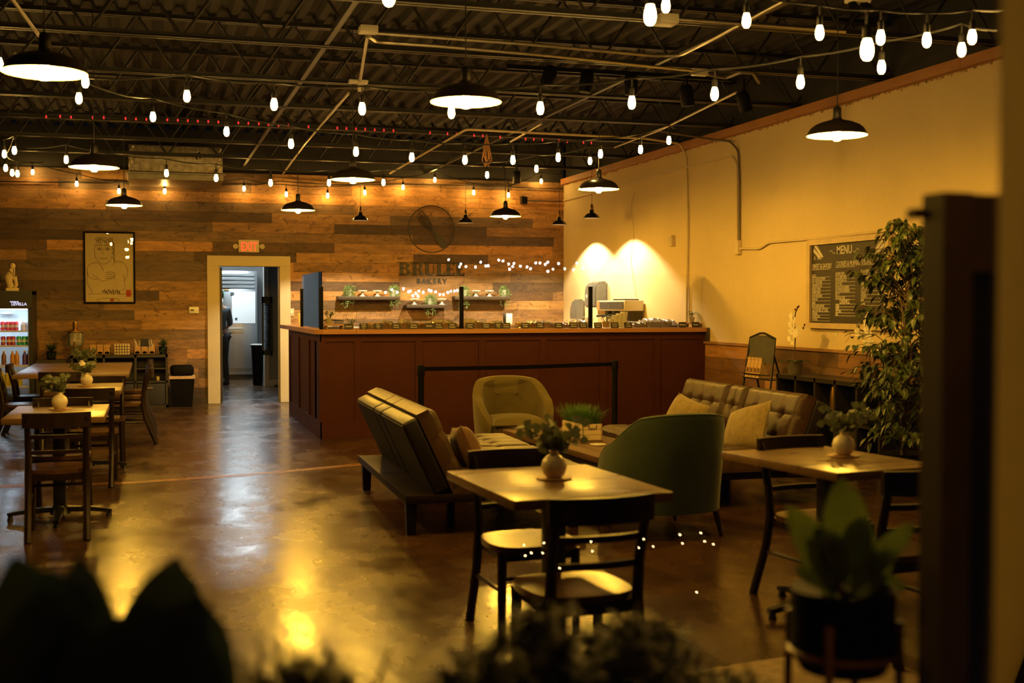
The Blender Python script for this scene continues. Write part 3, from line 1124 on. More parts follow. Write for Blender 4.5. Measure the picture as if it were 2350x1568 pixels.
top = [base + U * (.31 + .035 * cos(a)) + P_ * (.068 * sin(a)) for a in [(-pi / 2 + pi * k / 12) for k in range(13)]]
wk.tube(top, .0065, n=5)
wk.build('whisk_wires', m_sign, rg)
hd = B()
hw = [(.014, .0), (.020, -.02), (.018, -.05), (.030, -.10), (.046, -.17), (.058, -.23), (.060, -.27), (.048, -.305), (.0, -.318)]
poly = [(x, z) for x, z in hw] + [(-x, z) for x, z in reversed(hw[:-1])]
hd.prism(poly, lambda x, z: base + P_ * x + U * z + V((0, -.006, 0)), lambda x, z: base + P_ * x + U * z + V((0, .006, 0)))
hd.build('whisk_handle', m_sign, rg, smooth=False)
# BRULEE lettering, high-contrast serif built from strokes
a0, a1 = at_y(912, 602, YW), at_y(912, 632, YW)
LH = a0.z - a1.z
lx = a0.x
word = thing('wall_lettering', 'black serif letters BRÛLÉE on the plank wall', 'sign', (lx, YW - .01, a1.z))
THK, THN = .058, .011


def serif(b, x, z, w_=.10):
    b.bb((x - w_ / 2, -.006, z - THN / 2), (x + w_ / 2, .006, z + THN / 2))


def letters():
    pitch = [0, .205, .405, .595, .745, .905]
    lw = .16
    out = []
    for ch, x in zip('BRULEE', pitch):
        b = B()
        h = LH

        def bowl(cz, rz, rx, x0):
            pts = []
            for k in range(13):
                a = -pi / 2 + pi * k / 12
                pts.append((x0 + rx * cos(a), cz + rz * sin(a), THN + (THK - THN) * max(0, cos(a)) ** 1.5))
            for (xa, za, wa), (xb, zb, wb_) in zip(pts, pts[1:]):
                va = V((xa - x0, 0, (za - cz) * rx / rz)).normalized()
                vb = V((xb - x0, 0, (zb - cz) * rx / rz)).normalized()
                A, C = V((xa, 0, za)), V((xb, 0, zb))
                q = [A + va * wa * .1, C + vb * wb_ * .1, C - vb * wb_ * .9, A - va * wa * .9]
                b.prism([(v.x, v.z) for v in q], lambda X, Z: (X, -.006, Z), lambda X, Z: (X, .006, Z))
        sx = x + .035
        if ch != 'U':
            b.bb((sx, -.006, 0), (sx + THK, .006, h))
            serif(b, sx + THK / 2, THN / 2, .105)
            serif(b, sx + THK / 2 - (.0 if ch in 'L' else .01), h - THN / 2, .105)
        if ch == 'B':
            b.bb((sx, -.006, h - THN), (sx + .09, .006, h)).bb((sx, -.006, h * .52), (sx + .09, .006, h * .52 + THN)).bb((sx, -.006, 0), (sx + .09, .006, THN))
            bowl(h * .76, h * .235, .058, sx + .085)
            bowl(h * .265, h * .26, .075, sx + .085)
        if ch == 'R':
            b.bb((sx, -.006, h - THN), (sx + .09, .006, h)).bb((sx, -.006, h * .48), (sx + .09, .006, h * .48 + THN))
            bowl(h * .745, h * .25, .062, sx + .085)
            b.prism([(sx + .075, h * .49), (sx + .125, h * .49), (sx + .175, 0), (sx + .118, 0)], lambda X, Z: (X, -.006, Z), lambda X, Z: (X, .006, Z))
        if ch == 'U':
            b.bb((sx, -.006, h * .25), (sx + THK, .006, h)).bb((sx + .125, -.006, h * .25), (sx + .125 + THN, .006, h))
            serif(b, sx + THK / 2, h - THN / 2, .10)
            serif(b, sx + .131, h - THN / 2, .06)
            for k in range(10):
                a, c = pi + pi * k / 10, pi + pi * (k + 1) / 10
                ro, cx = .068, sx + .068
                wi = [max(THN, THK * (-cos(t)) if cos(t) < 0 else THN) for t in (a, c)]
                q = [(cx + ro * cos(a), h * .25 + h * .25 * sin(a)), (cx + ro * cos(c), h * .25 + h * .25 * sin(c)),
                     (cx + (ro - wi[1]) * cos(c), h * .25 + (h * .25 - THN * 1.6) * sin(c)), (cx + (ro - wi[0]) * cos(a), h * .25 + (h * .25 - THN * 1.6) * sin(a))]
                b.prism(q, lambda X, Z: (X, -.006, Z), lambda X, Z: (X, .006, Z))
            b.prism([(sx + .02, h + .035), (sx + .065, h + .085), (sx + .11, h + .035), (sx + .095, h + .035), (sx + .065, h + .068), (sx + .035, h + .035)],
                    lambda X, Z: (X, -.006, Z), lambda X, Z: (X, .006, Z))
        if ch in 'LE':
            b.bb((sx, -.006, 0), (sx + .125, .006, THN))
            b.prism([(sx + .125, 0), (sx + .125, h * .3), (sx + .118, h * .3), (sx + .085, THN), (sx + .085, 0)], lambda X, Z: (X, -.006, Z), lambda X, Z: (X, .006, Z))
        if ch == 'E':
            b.bb((sx, -.006, h - THN), (sx + .12, .006, h)).bb((sx, -.006, h * .5), (sx + .09, .006, h * .5 + THN))
            b.prism([(sx + .12, h), (sx + .12, h * .73), (sx + .113, h * .73), (sx + .08, h - THN), (sx + .08, h)], lambda X, Z: (X, -.006, Z), lambda X, Z: (X, .006, Z))
            b.bb((sx + .085, -.006, h * .38), (sx + .092, .006, h * .64))
        if ch == 'E' and abs(x - .745) < .01:
            b.prism([(sx + .05, h + .03), (sx + .09, h + .08), (sx + .105, h + .075), (sx + .062, h + .03)], lambda X, Z: (X, -.006, Z), lambda X, Z: (X, .006, Z))
        b.build('letter_' + ch.lower(), m_sign, word, smooth=False)


letters()
pb0, pb1 = at_y(956, 651, YW), at_y(1027, 640, YW)
bk = text_obj([('BAKERY', .112, frame_y(0, 0, 0), .95, .004, 'LEFT', 1.36)], 'wall_lettering', m_sign)
bk.location = (pb0.x, YW - .008, pb0.z)
tag(bk, 'black sans serif letters BAKERY on the plank wall', 'sign')

# floating shelves, cake stands, trailing plants
m_shelf = M('dark_shelf', (.040, .024, .013), .5, var=.25, scale=8, stretch=(.2, 1, 1))
SH = []
for (xa, xb, y, lab) in ((776, 918, 680, 'dark floating shelf on the left below the bakery lettering'), (934, 1026, 699, 'short dark floating shelf in the middle, lowest of three'),
                         (1044, 1170, 680, 'dark floating shelf on the right towards the room corner')):
    pa, pc = at_y(xa, y, YW - .2), at_y(xb, y, YW - .2)
    o = B().bb((0, 0, -.055), (pc.x - pa.x, .20, 0), bev=.003).build('floating_shelf', m_shelf, loc=(pa.x, YW - .2, pa.z))
    tag(o, lab, 'shelf', 'dark floating shelves')
    SH.append(pa.z)


def cake_stand(x, y, si, label):
    p = at_y(x, y, YW - .12)
    t = thing('cake_stand', label, 'cake stand', (p.x, YW - .12, SH[si]), 0, 'white cake stands on the floating shelves')
    B().lathe([(0, 0), (.042, 0), (.040, .006), (.020, .016), (.016, .04), (.020, .066), (.024, .074), (0, .074)], n=18).build('foot', m_white, t)
    B().lathe([(0, .072), (.070, .076), (.073, .084), (.071, .09), (.0, .086)], n=22).build('plate', m_white, t)


for x, y, si, lab in ((832, 672, 0, 'first white cake stand on the left floating shelf'), (866, 672, 0, 'second white cake stand on the left floating shelf'),
                      (951, 690, 1, 'white cake stand left of the plant on the lowest shelf'), (1014, 690, 1, 'white cake stand right of the plant on the lowest shelf'),
                      (1092, 672, 2, 'first white cake stand on the right floating shelf'), (1123, 672, 2, 'second white cake stand on the right floating shelf')):
    cake_stand(x, y, si, lab)
m_trail = M('trailing_green', (.105, .16, .045), .5, var=.45, scale=26)


def trailing_plant(x, si, label, w_=.10):
    p = at_y(x, 690, YW - .12)
    t = thing('trailing_plant', label, 'plant', (p.x, YW - .12, SH[si]), 0, 'trailing plants on the floating shelves')
    B().lathe([(0, 0), (.048, 0), (.058, .085), (.060, .10), (.052, .10), (.0, .09)], n=16).build('pot', M('glass_pot', (.32, .34, .27), .15, var=.1), t)
    b = B()
    for k in range(38):
        a = rnd.uniform(0, 2 * pi)
        r = rnd.uniform(.25, 1) * w_
        d0 = V((cos(a), -abs(sin(a)) * .7, 0))
        drop = rnd.uniform(.05, .27)
        hh = rnd.uniform(.10, .17)
        pts = [V((0, 0, .09)) + d0 * .02, V((0, 0, hh)) + d0 * r * .5, V((0, 0, hh - .03)) + d0 * r, V((0, 0, hh - .03 - drop)) + d0 * r * 1.15]
        b.tube(pts, .002, n=4)
        for q in range(9):
            tt = q / 8
            i = min(2, int(tt * 3))
            c = pts[i].lerp(pts[i + 1], tt * 3 - i)
            b.leaf(c, (rnd.uniform(-1, 1), rnd.uniform(-1, .2), rnd.uniform(-.8, .5)), (rnd.uniform(-1, 1), -1, rnd.uniform(0, 1)), rnd.uniform(.022, .04), .014, .2, 2)
    b.build('foliage', m_trail, t, fix=False)


for x, si, lab in ((800, 0, 'trailing green plant at the left end of the left shelf'), (903, 0, 'trailing green plant at the right end of the left shelf'),
                   (987, 1, 'trailing green plant in the middle of the lowest shelf'), (1066, 2, 'trailing green plant at the left end of the right shelf'),
                   (1155, 2, 'trailing green plant at the right end of the right shelf')):
    trailing_plant(x, si, lab)
wcd = thing('wall_card', 'small white box standing behind the counter near the corner', 'box', at_y(1168, 735, 17.6))
B().bb((-.045, -.03, -.06), (.045, .03, .10), bev=.004).build('body', m_white, wcd)
B().bb((-.085, .0, -.06), (-.045, .03, .10), bev=.004).build('stand', m_black, wcd)

# ------------------------------------------------------------------ service counter
CZ = 1.2
CXL, CYF = 1.80, 13.37
ct = thing('service_counter', 'long brown panelled bakery counter with a wooden top', 'counter', (CXL, CYF, 0))
m_cpaint = M('counter_brown_paint', (.050, .0125, .004), .5, var=.10, scale=3, bump=.03, spec=.15)
m_ctop = M('counter_wood', (.30, .135, .05), .30, col2=(.40, .20, .085), scale=5, stretch=(.15, 1, 1), bump=.05)
W = XR - .01 - CXL
bd = B()
bd.bb((0, 0, 0), (W, .55, CZ - .05)).bb((0, .4, 0), (.55, 3.1, CZ - .05))
ph = lambda x: at_y(x, 800, CYF).x - CXL
zt, zb_ = 1.065, .185
st = [0.0, .05, ph(814), ph(829), ph(953), ph(968), ph(1098), ph(1113), ph(1238), ph(1254), ph(1376), ph(1392), ph(1500), ph(1514), W - .08, W]
for i in range(0, len(st), 2):
    bd.bb((st[i], -.016, 0), (st[i + 1], 0, CZ - .05))
bd.bb((0, -.0155, zt), (W, 0, CZ - .05)).bb((0, -.0155, 0), (W, 0, zb_))
for a, c in ((0, .06), (.98, 1.07), (2.0, 2.09), (3.02, 3.1)):
    bd.bb((-.016, a - .016, 0), (0, c, CZ - .05))
bd.bb((-.0155, -.016, zt), (0, 3.1, CZ - .05)).bb((-.0155, -.016, 0), (0, 3.1, zb_))
bd.build('panelled_body', m_cpaint, ct, smooth=False)
tp = B()
ov = .075
tp.prism([(-ov + .09, -ov), (ph(815), -ov), (ph(815), .66), (.66, .66), (.66, 3.62), (-ov, 3.62), (-ov, -ov + .07)], lambda x, y: (x, y, CZ - .05), lambda x, y: (x, y, CZ))
tp.bb((ph(815) + .004, -ov, CZ - .05), (W + .0, .66, CZ))
tp.build('countertop', m_ctop, ct, smooth=False)
B().bb((W - .01, -.13, CZ - .16), (W + .005, .0, CZ - .0), bev=.01).build('end_bracket', M('dark_bracket', (.05, .035, .02), .6, var=.2), ct)

# sneeze guards
m_acr = thin_glass('acrylic', ior=1.49, tint=(.97, .98, .97))
gy = CYF + .10
for i, x in enumerate((737, 1059, 1355, 1617)):
    p = at_y(x, 700, gy)
    top = at_y(x, 658, gy).z
    o = B().bb((-.021, -.02, 0), (.021, .02, top - CZ), bev=.004).build('guard_post', m_blackmatte, loc=(p.x, gy, CZ))
    tag(o, ('black guard post at the front left corner of the counter', 'black guard post second from the left on the counter', 'black guard post left of the coffee machine', 'black guard post at the right end of the counter by the wall')[i],
        'post', 'black guard posts on the counter')
px_ = at_x(693, 700, CXL + .03)
o = B().bb((-.02, -.02, 0), (.02, .02, at_x(693, 663, CXL + .03).z - CZ), bev=.004).build('guard_post', m_blackmatte, loc=(CXL + .03, px_.y, CZ))
tag(o, 'black guard post at the back of the counter side near the doorway', 'post', 'black guard posts on the counter')


def panel_pts(w_, h, r):
    out = [(0, 0), (w_, 0)]
    for k in range(7):
        a = pi / 2 * k / 6
        out.append((w_ - r + r * cos(a), h - r + r * sin(a)))
    for k in range(7):
        a = pi / 2 + pi / 2 * k / 6
        out.append((r + r * cos(a), h - r + r * sin(a)))
    return out


gt = at_y(1200, 627, gy).z - CZ
for i, (xa, xb) in enumerate(((742, 1054), (1063, 1350), (1360, 1612))):
    pa, pc = at_y(xa, 700, gy), at_y(xb, 700, gy)
    o = B().prism(panel_pts(pc.x - pa.x, gt - .005, .08), lambda x, z: (x, -.003, z + .005), lambda x, z: (x, .003, z + .005)).build('acrylic_guard', m_acr, loc=(pa.x, gy, CZ), smooth=False)
    tag(o, ('clear acrylic guard between the first two counter posts', 'clear acrylic guard in the middle of the counter', 'clear acrylic guard at the right end of the counter')[i], 'acrylic screen', 'clear acrylic guards on the counter')
o = B().prism(panel_pts(px_.y - .04 - gy - .04, gt, .05), lambda x, z: (-.003, x, z + .005), lambda x, z: (.003, x, z + .005)).build('acrylic_guard', m_acr, loc=(CXL + .03, gy + .04, CZ), smooth=False)
tag(o, 'clear acrylic guard on the counter side facing the doorway', 'acrylic screen', 'clear acrylic guards on the counter')

# chalk cards along the front edge
m_chalk = M('chalk_black', (.022, .017, .014), .7, var=.15)
m_chalkw = M('chalk_white', (.62, .58, .52), .8, var=.05)
CARDS = [(800, 'Cannoli'), (835, 'Mango\nLemon\nBar'), (868, 'Blue\nRaspb\nTart'), (910, 'Sweet\nPotato'), (949.5, 'Chocolate\nAlmond'), (985.5, 'Brioche'), (1007, 'Pecan\nCaramel'), (1038, 'Vanilla\nCupcake'),
         (1079, 'Lemon\nScone'), (1116, 'Cheese\nDanish'), (1144, 'Apple\nTart'), (1162, 'Lemon\nCookie'), (1206, 'Blueberry\nMuffin'), (1240, 'Ginger\nCookie'), (1283, 'Peach\nGalette'),
         (1317, 'Cinnamon\nCake Donut'), (1339, 'Blueberry\nDanish'), (1373, 'Tomato\nGalette'), (1411, 'Cranberry\nScone'), (1442, 'Oat\nCookie'), (1567, 'Brownie'), (1597, 'Biscotti')]
lay_y = CYF - .02
for i, (x, txt) in enumerate(CARDS):
    p = at_y(x, 750, lay_y)
    side = 'left of the second guard post' if i < 8 else ('between the second and third guard posts' if i < 17 else 'right of the third guard post')
    k = i if i < 8 else (i - 8 if i < 17 else i - 17)
    t = thing('chalk_card', ('%s black chalk card from the left, %s' % (nth(k), side)) if txt != 'Cannoli' else 'black chalk card reading Cannoli, leftmost on the counter',
              'price card', (p.x, lay_y, CZ), 0, 'chalk cards along the counter edge')
    rot = Matrix.Rotation(radians(-14), 4, 'X')
    B().box((0, 0, .034), (.098, .004, .066)).xf(rot).build('card', m_chalk, t, smooth=False)
    B().bb((-.02, 0, 0), (.02, .035, .012)).build('foot', m_chalk, t, smooth=False)
    ls = txt.split('\n')
    sz = .030 if len(ls) == 1 else (.025 if len(ls) == 2 else .020)
    items = []
    for q, s_ in enumerate(ls):
        items.append((s_, sz, rot @ frame_y(0, -.0032, .034 + (len(ls) / 2 - q - .78) * sz), min(.9, .155 / (len(s_) * sz * .58) * .55), 0, 'CENTER', 1.0))
    text_obj(items, 'chalk_writing', m_chalkw, t)

# trays of pastries under crumpled cling film
m_film = thin_glass('cling_film', rough=.2, haze=.42)
m_past = M('pastry', (.52, .30, .10), .6, col2=(.30, .15, .05), scale=20, bump=.2)
m_tray = M('tray_wood', (.36, .19, .08), .5, var=.2)


def cling_tray(xa, xb, hgt, label, y0=.10, pm=None, n=14):
    pa, pc = at_y(xa, 745, CYF + .3), at_y(xb, 745, CYF + .3)
    w_ = pc.x - pa.x
    t = thing('pastry_tray', label, 'pastry tray', ((pa.x + pc.x) / 2, CYF + .33, CZ), 0, 'trays of pastries under cling film')
    B().bb((-w_ / 2, -.16, .0), (w_ / 2, .20, .022), bev=.004).build('tray', m_tray, t)
    k = 0
    for r in range(2):
        for i in range(n):
            x = -w_ / 2 + w_ * (i + .5 + .3 * r) / (n + .3)
            B().lathe([(0, .0), (.034, .004), (.040, .02), (.034, .038), (.016, .047), (0, .048)], n=10, ax=rnd.uniform(.8, 1.2), ay=rnd.uniform(.9, 1.2)).build('pastry', pm or m_past, t, loc=(x, -.06 + .15 * r, .022))
    ph1, ph2 = rnd.uniform(0, 6), rnd.uniform(0, 6)

    def fn(i, j):
        u, v = i / 46, j / 14
        x = (u - .5) * (w_ + .06)
        y = -.20 + v * .44
        e = min(1, min(u, 1 - u) * 7) * min(1, min(v, 1 - v) * 4.5)
        z = (hgt * (.62 + .30 * sin(u * 7 + ph1) * sin(u * 3 + ph2)) + rnd.uniform(-.012, .012) + .012 * sin(u * 60 + v * 9)) * sqrt(max(0, e))
        return (x, y, max(.003, z))
    b = B()
    b.grid(fn, 47, 15)
    b.build('cling_film', m_film, t)


cling_tray(838, 905, .085, 'small pastry tray under cling film, leftmost on the counter', n=5)
cling_tray(912, 1052, .135, 'tall pastry tray under crumpled cling film left of the second post', n=10)
cling_tray(1066, 1160, .115, 'pastry tray under cling film right of the second post', n=7)
cling_tray(1186, 1345, .125, 'wide pastry tray under cling film left of the third post', n=12)
m_herb = M('herb_pastry', (.20, .15, .05), .7, col2=(.36, .24, .08), scale=24)
cling_tray(1446, 1545, .15, 'tray of dark herb pastries under cling film on the right', n=7, pm=m_herb)


def riser(x0, x1, label, y=None):
    pa, pc = at_y(x0, 744, CYF + .12), at_y(x1, 744, CYF + .12)
    o = B().bb((0, 0, .04), (pc.x - pa.x, .2, .055), bev=.002).bb((.02, .02, 0), (.04, .18, .04)).bb((pc.x - pa.x - .04, .02, 0), (pc.x - pa.x - .02, .18, .04)).build('wooden_riser', m_tray, loc=(pa.x, CYF + .08, CZ), smooth=False)
    return tag(o, label, 'wooden stand')


riser(743, 792, 'small wooden riser at the left end of the counter')
riser(1572, 1612, 'small wooden riser at the right end of the counter')


def small_pot(x, Y, z, label, mat_pot, s_=1.0, grp='little potted plants on the counter'):
    p = at_y(x, 740, Y)
    t = thing('potted_plant', label, 'plant', (p.x, Y, z), 0, grp)
    B().lathe([(0, 0), (.030 * s_, 0), (.040 * s_, .06 * s_), (.040 * s_, .066 * s_), (.034 * s_, .066 * s_), (.0, .056 * s_)], n=14).build('pot', mat_pot, t)
    b = B()
    for k in range(26):
        a = rnd.uniform(0, 2 * pi)
        d = V((cos(a), sin(a), rnd.uniform(.4, 1.6))).normalized()
        q = V((0, 0, .06 * s_)) + d * rnd.uniform(.03, .085) * s_
        b.tube([(0, 0, .055 * s_), q], .0012, n=3)
        b.leaf(q, d + V((rnd.uniform(-.5, .5), rnd.uniform(-.5, .5), 0)), (0, 0, 1), .035 * s_, .02 * s_, .2, 2)
    b.build('foliage', m_trail, t, fix=False)


small_pot(755, CYF + .18, CZ + .055, 'little plant in a cream pot on the left riser', m_cream)
small_pot(806, CYF + .30, CZ, 'little plant behind the Cannoli card', m_cream, .8)
small_pot(1390, CYF + .30, CZ, 'little plant in a tan pot right of the coffee machine', m_pine, 1.1)
small_pot(1352, CYF + .45, CZ, 'little plant behind the third guard post', m_cream, 1.0)
small_pot(1587, CYF + .25, CZ + .055, 'little plant on the right riser by the wall', m_cream, 1.0)
# things near the doorway end of the counter
q = at_x(690, 735, CXL + .2)
cup = thing('paper_cup', 'white paper cup at the doorway end of the counter', 'cup', (CXL + .12, at_x(690, 735, CXL + .12).y, CZ))
B().lathe([(0, 0), (.030, 0), (.042, .14), (.0, .14)], n=16).build('cup', m_white, cup)
B().lathe([(0, .14), (.045, .14), (.045, .155), (.038, .162), (0, .162)], n=16).build('lid', m_white, cup)
lap = thing('tip_jar', 'clear jar behind the side guard of the counter', 'jar', (CXL + .25, 15.6, CZ))
B().lathe([(0, 0), (.07, 0), (.075, .12), (.05, .17), (.05, .2), (.045, .2), (.045, .17), (.068, .12), (.0, .01)], n=18).build('jar', thin_glass('jar_glass', haze=.12), lap)
rk = thing('wire_rack', 'low black wire rack behind the side guard of the counter', 'rack', (CXL + .22, 14.3, CZ))
b = B()
for k in range(9):
    b.tube([(-.1, -.4 + k * .1, .01), (-.1, -.4 + k * .1, .09), (.1, -.4 + k * .1, .09), (.1, -.4 + k * .1, .01)], .005, n=5)
b.tube([(-.1, -.42, .09), (-.1, .42, .09)], .006, n=5).tube([(.1, -.42, .09), (.1, .42, .09)], .006, n=5).bb((-.11, -.43, 0), (.11, .43, .01))
b.build('wire_frame', m_black, rk)

# back counter along the right wall with the coffee machine
bc = thing('back_counter', 'low back counter along the cream wall behind the service counter', 'counter', (XR - .55, 14.3, 0))
B().bb((0, 0, 0), (.53, 4.0, .90)).build('body', m_cpaint, bc, smooth=False)
B().bb((-.03, -.02, .90), (.54, 4.02, .94)).build('worktop', m_ctop, bc, smooth=False)
XM = XR - .30
pa, pc = at_x(1377, 690, XM), at_x(1433, 714, XM)
cm = thing('coffee_machine', 'black and cream espresso machine by the bright cream wall', 'coffee machine', (XM, (pa.y + pc.y) / 2, .94))
hh = (pa.y - pc.y) / 2
zt_, zb2 = pa.z - .94, pc.z - .94
B().bb((-.0, -hh, zb2), (.28, hh + .12, zt_), bev=.01).build('body', M('machine_silver', (.62, .58, .46), .35, metal=.3, var=.05), cm)
B().bb((-.012, -hh + .03, zb2 + .025), (.0, hh - .02, zt_ - .02)).build('front_panel', M('machine_panel', (.055, .05, .04), .4, var=.05), cm, smooth=False)
B().bb((-.008, hh + .0, zb2 + .01), (.002, hh + .115, zt_ - .01)).build('side_panel', m_tray, cm, smooth=False)
B().bb((.10, -hh + .02, .0), (.27, hh, zb2)).build('back_column', m_blackmatte, cm, smooth=False)
B().bb((-.02, -hh, 0), (.28, hh, .05), bev=.008).build('drip_tray', m_steel, cm)
gh = B()
for yy in (hh * .55, 0.0):
    gh.cyl((.04, yy, zb2), (.04, yy, zb2 - .07), .04, n=14).cyl((.04, yy, zb2 - .06), (-.12, yy + .03, zb2 - .075), .014, n=8).cyl((.04, yy, zb2 - .07), (.04, yy, zb2 - .12), .02, .012, n=10)
gh.build('group_head', m_black, cm)
B().bb((.05, -hh + .1, zt_), (.25, -hh + .55, zt_ + .02)).build('cup_rail', m_black, cm, smooth=False)
gr = thing('paper_towel_dispenser', 'dark rounded paper towel dispenser on the bright cream wall', 'dispenser', at_x(1382, 676, XR - .01))
prof = [(-.20, -.19), (-.20, .06), (-.17, .15), (-.10, .19), (.0, .19), (.0, -.19)]
gb = B().prism(prof, lambda x, z: (x, -.22, z), lambda x, z: (x, .22, z))
bmesh.ops.bevel(gb.bm, geom=list(gb.bm.edges), offset=.02, segments=2, affect='EDGES')
gb.build('cover', M('smoke_plastic', (.10, .095, .085), .3, var=.05), gr)
B().bb((-.205, -.02 + .12, -.05), (-.198, .02 + .12, .0), bev=.004).build('latch', m_white, gr)
sd_ = thing('soap_dispenser', 'dark curved dispenser at the left of the coffee machine', 'dispenser', at_x(1336, 712, XR - .01))
prof = [(-.16, -.16), (-.17, .0), (-.12, .16), (.0, .17), (.0, -.17)]
gb = B().prism(prof, lambda x, z: (x, -.12, z), lambda x, z: (x, .12, z))
bmesh.ops.bevel(gb.bm, geom=list(gb.bm.edges), offset=.025, segments=2, affect='EDGES')
gb.build('cover', MATS['smoke_plastic'], sd_)
tc_ = thing('wall_controller', 'small white controller box on the bright cream wall', 'control box', at_x(1459, 707, XR))
B().bb((-.03, -.08, -.10), (0, .08, .12), bev=.006).build('box', m_white, tc_)
B().bb((-.034, -.01, .02), (-.029, .05, .09)).build('screen', m_black, tc_, smooth=False)
conduit('thin wavy cable hanging down the bright cream wall', [at_x(1456, 440, XR - .012), at_x(1449, 470, XR - .012), at_x(1455, 540, XR - .012), at_x(1447, 600, XR - .012), at_x(1455, 650, XR - .012), at_x(1463, 700, XR - .012)], .004, M('beige_cable', (.40, .32, .19), .6, var=.1))
for i, (dy, hz) in enumerate(((.0, .145), (-.11, .16), (-.22, .18), (-.33, .20))):
    cp = thing('cup_stack', '%s white cup stack from the left, in front of the cream wall' % nth(i), 'cups', (at_y(1402 + i * 10, 730, CYF + .42).x, CYF + .42, CZ), 0, 'white cup stacks on the counter')
    B().lathe([(0, hz - .12), (.034, hz - .12), (.046, hz - .02), (.046, hz - .012), (0, hz - .012)], n=16).build('top_cup', m_white, cp)
    B().lathe([(0, 0), (.04, 0), (.045, hz - .12), (0, hz - .12)], n=16).build('lower_cups', m_white, cp)
# ------------------------------------------------------------------ cafe tables and chairs


def cafe_table(label, c, w_, d_, rotz=0.0, arms=True):
    t = thing('cafe_table', label, 'table', (c[0], c[1], 0), rotz, 'dark cafe tables')
    B().box((0, 0, .72), (w_, d_, .04), bev=.005).build('tabletop', m_tabletop, t)
    B().box((0, 0, .38), (.085, .085, .64), bev=.012).box((0, 0, .69), (.34, .34, .02)).build('column', m_black, t)
    b = B()
    for k in range(4):
        a = k * pi / 2
        d = V((cos(a), sin(a), 0))
        L_ = .34 if k % 2 == 0 else min(.40, d_ * .42)
        b.tube([V((0, 0, .065)), d * L_ * .6 + V((0, 0, .058)), d * L_ + V((0, 0, .038))], [.045, .036, .026], n=4, sx=.6)
    b.cyl((0, 0, .03), (0, 0, .09), .07, .05, n=14)
    b.build('cross_base', m_black, t)
    for k in range(4):
        a = k * pi / 2
        d = V((cos(a), sin(a), 0))
        L_ = .34 if k % 2 == 0 else min(.40, d_ * .42)
        B().cyl((0, 0, 0), (0, 0, .03), .022, .014, n=10).build('foot', m_black, t, loc=d * (L_ - .02))
    return t


T1 = cafe_table('wooden cafe table in the front centre, lit golden by the lamp', (1.605, 4.79), .665, .88, radians(3))
T2 = cafe_table('wooden cafe table in front of the ficus, on the right', (3.10, 5.13), .62, .88, radians(8))
TL1 = cafe_table('wooden cafe table on the left, nearest of the left row', (-.60, 8.92), .63, 1.06, 0)
TL2 = cafe_table('wooden cafe table on the left, middle of the left row', (-.545, 11.48), .62, 1.06, 0)
t = thing('long_table', 'long dark table on the left, in front of the drinks fridge', 'table', (-.79, 14.9, 0))
B().box((0, 0, .72), (1.16, 2.68, .04), bev=.005).build('tabletop', m_tabletop, t)
for yy in (-.85, .85):
    B().box((0, yy, .38), (.085, .085, .64), bev=.012).box((0, yy, .69), (.5, .34, .02)).build('column', m_black, t)
    b = B()
    for k in range(4):
        a = k * pi / 2
        d = V((cos(a), sin(a), 0))
        b.tube([V((0, yy, .065)), d * .25 + V((0, yy, .058)), d * .42 + V((0, yy, .03))], [.045, .036, .03], n=4, sx=.6)
    b.build('cross_base', m_black, t)

CH = [None]


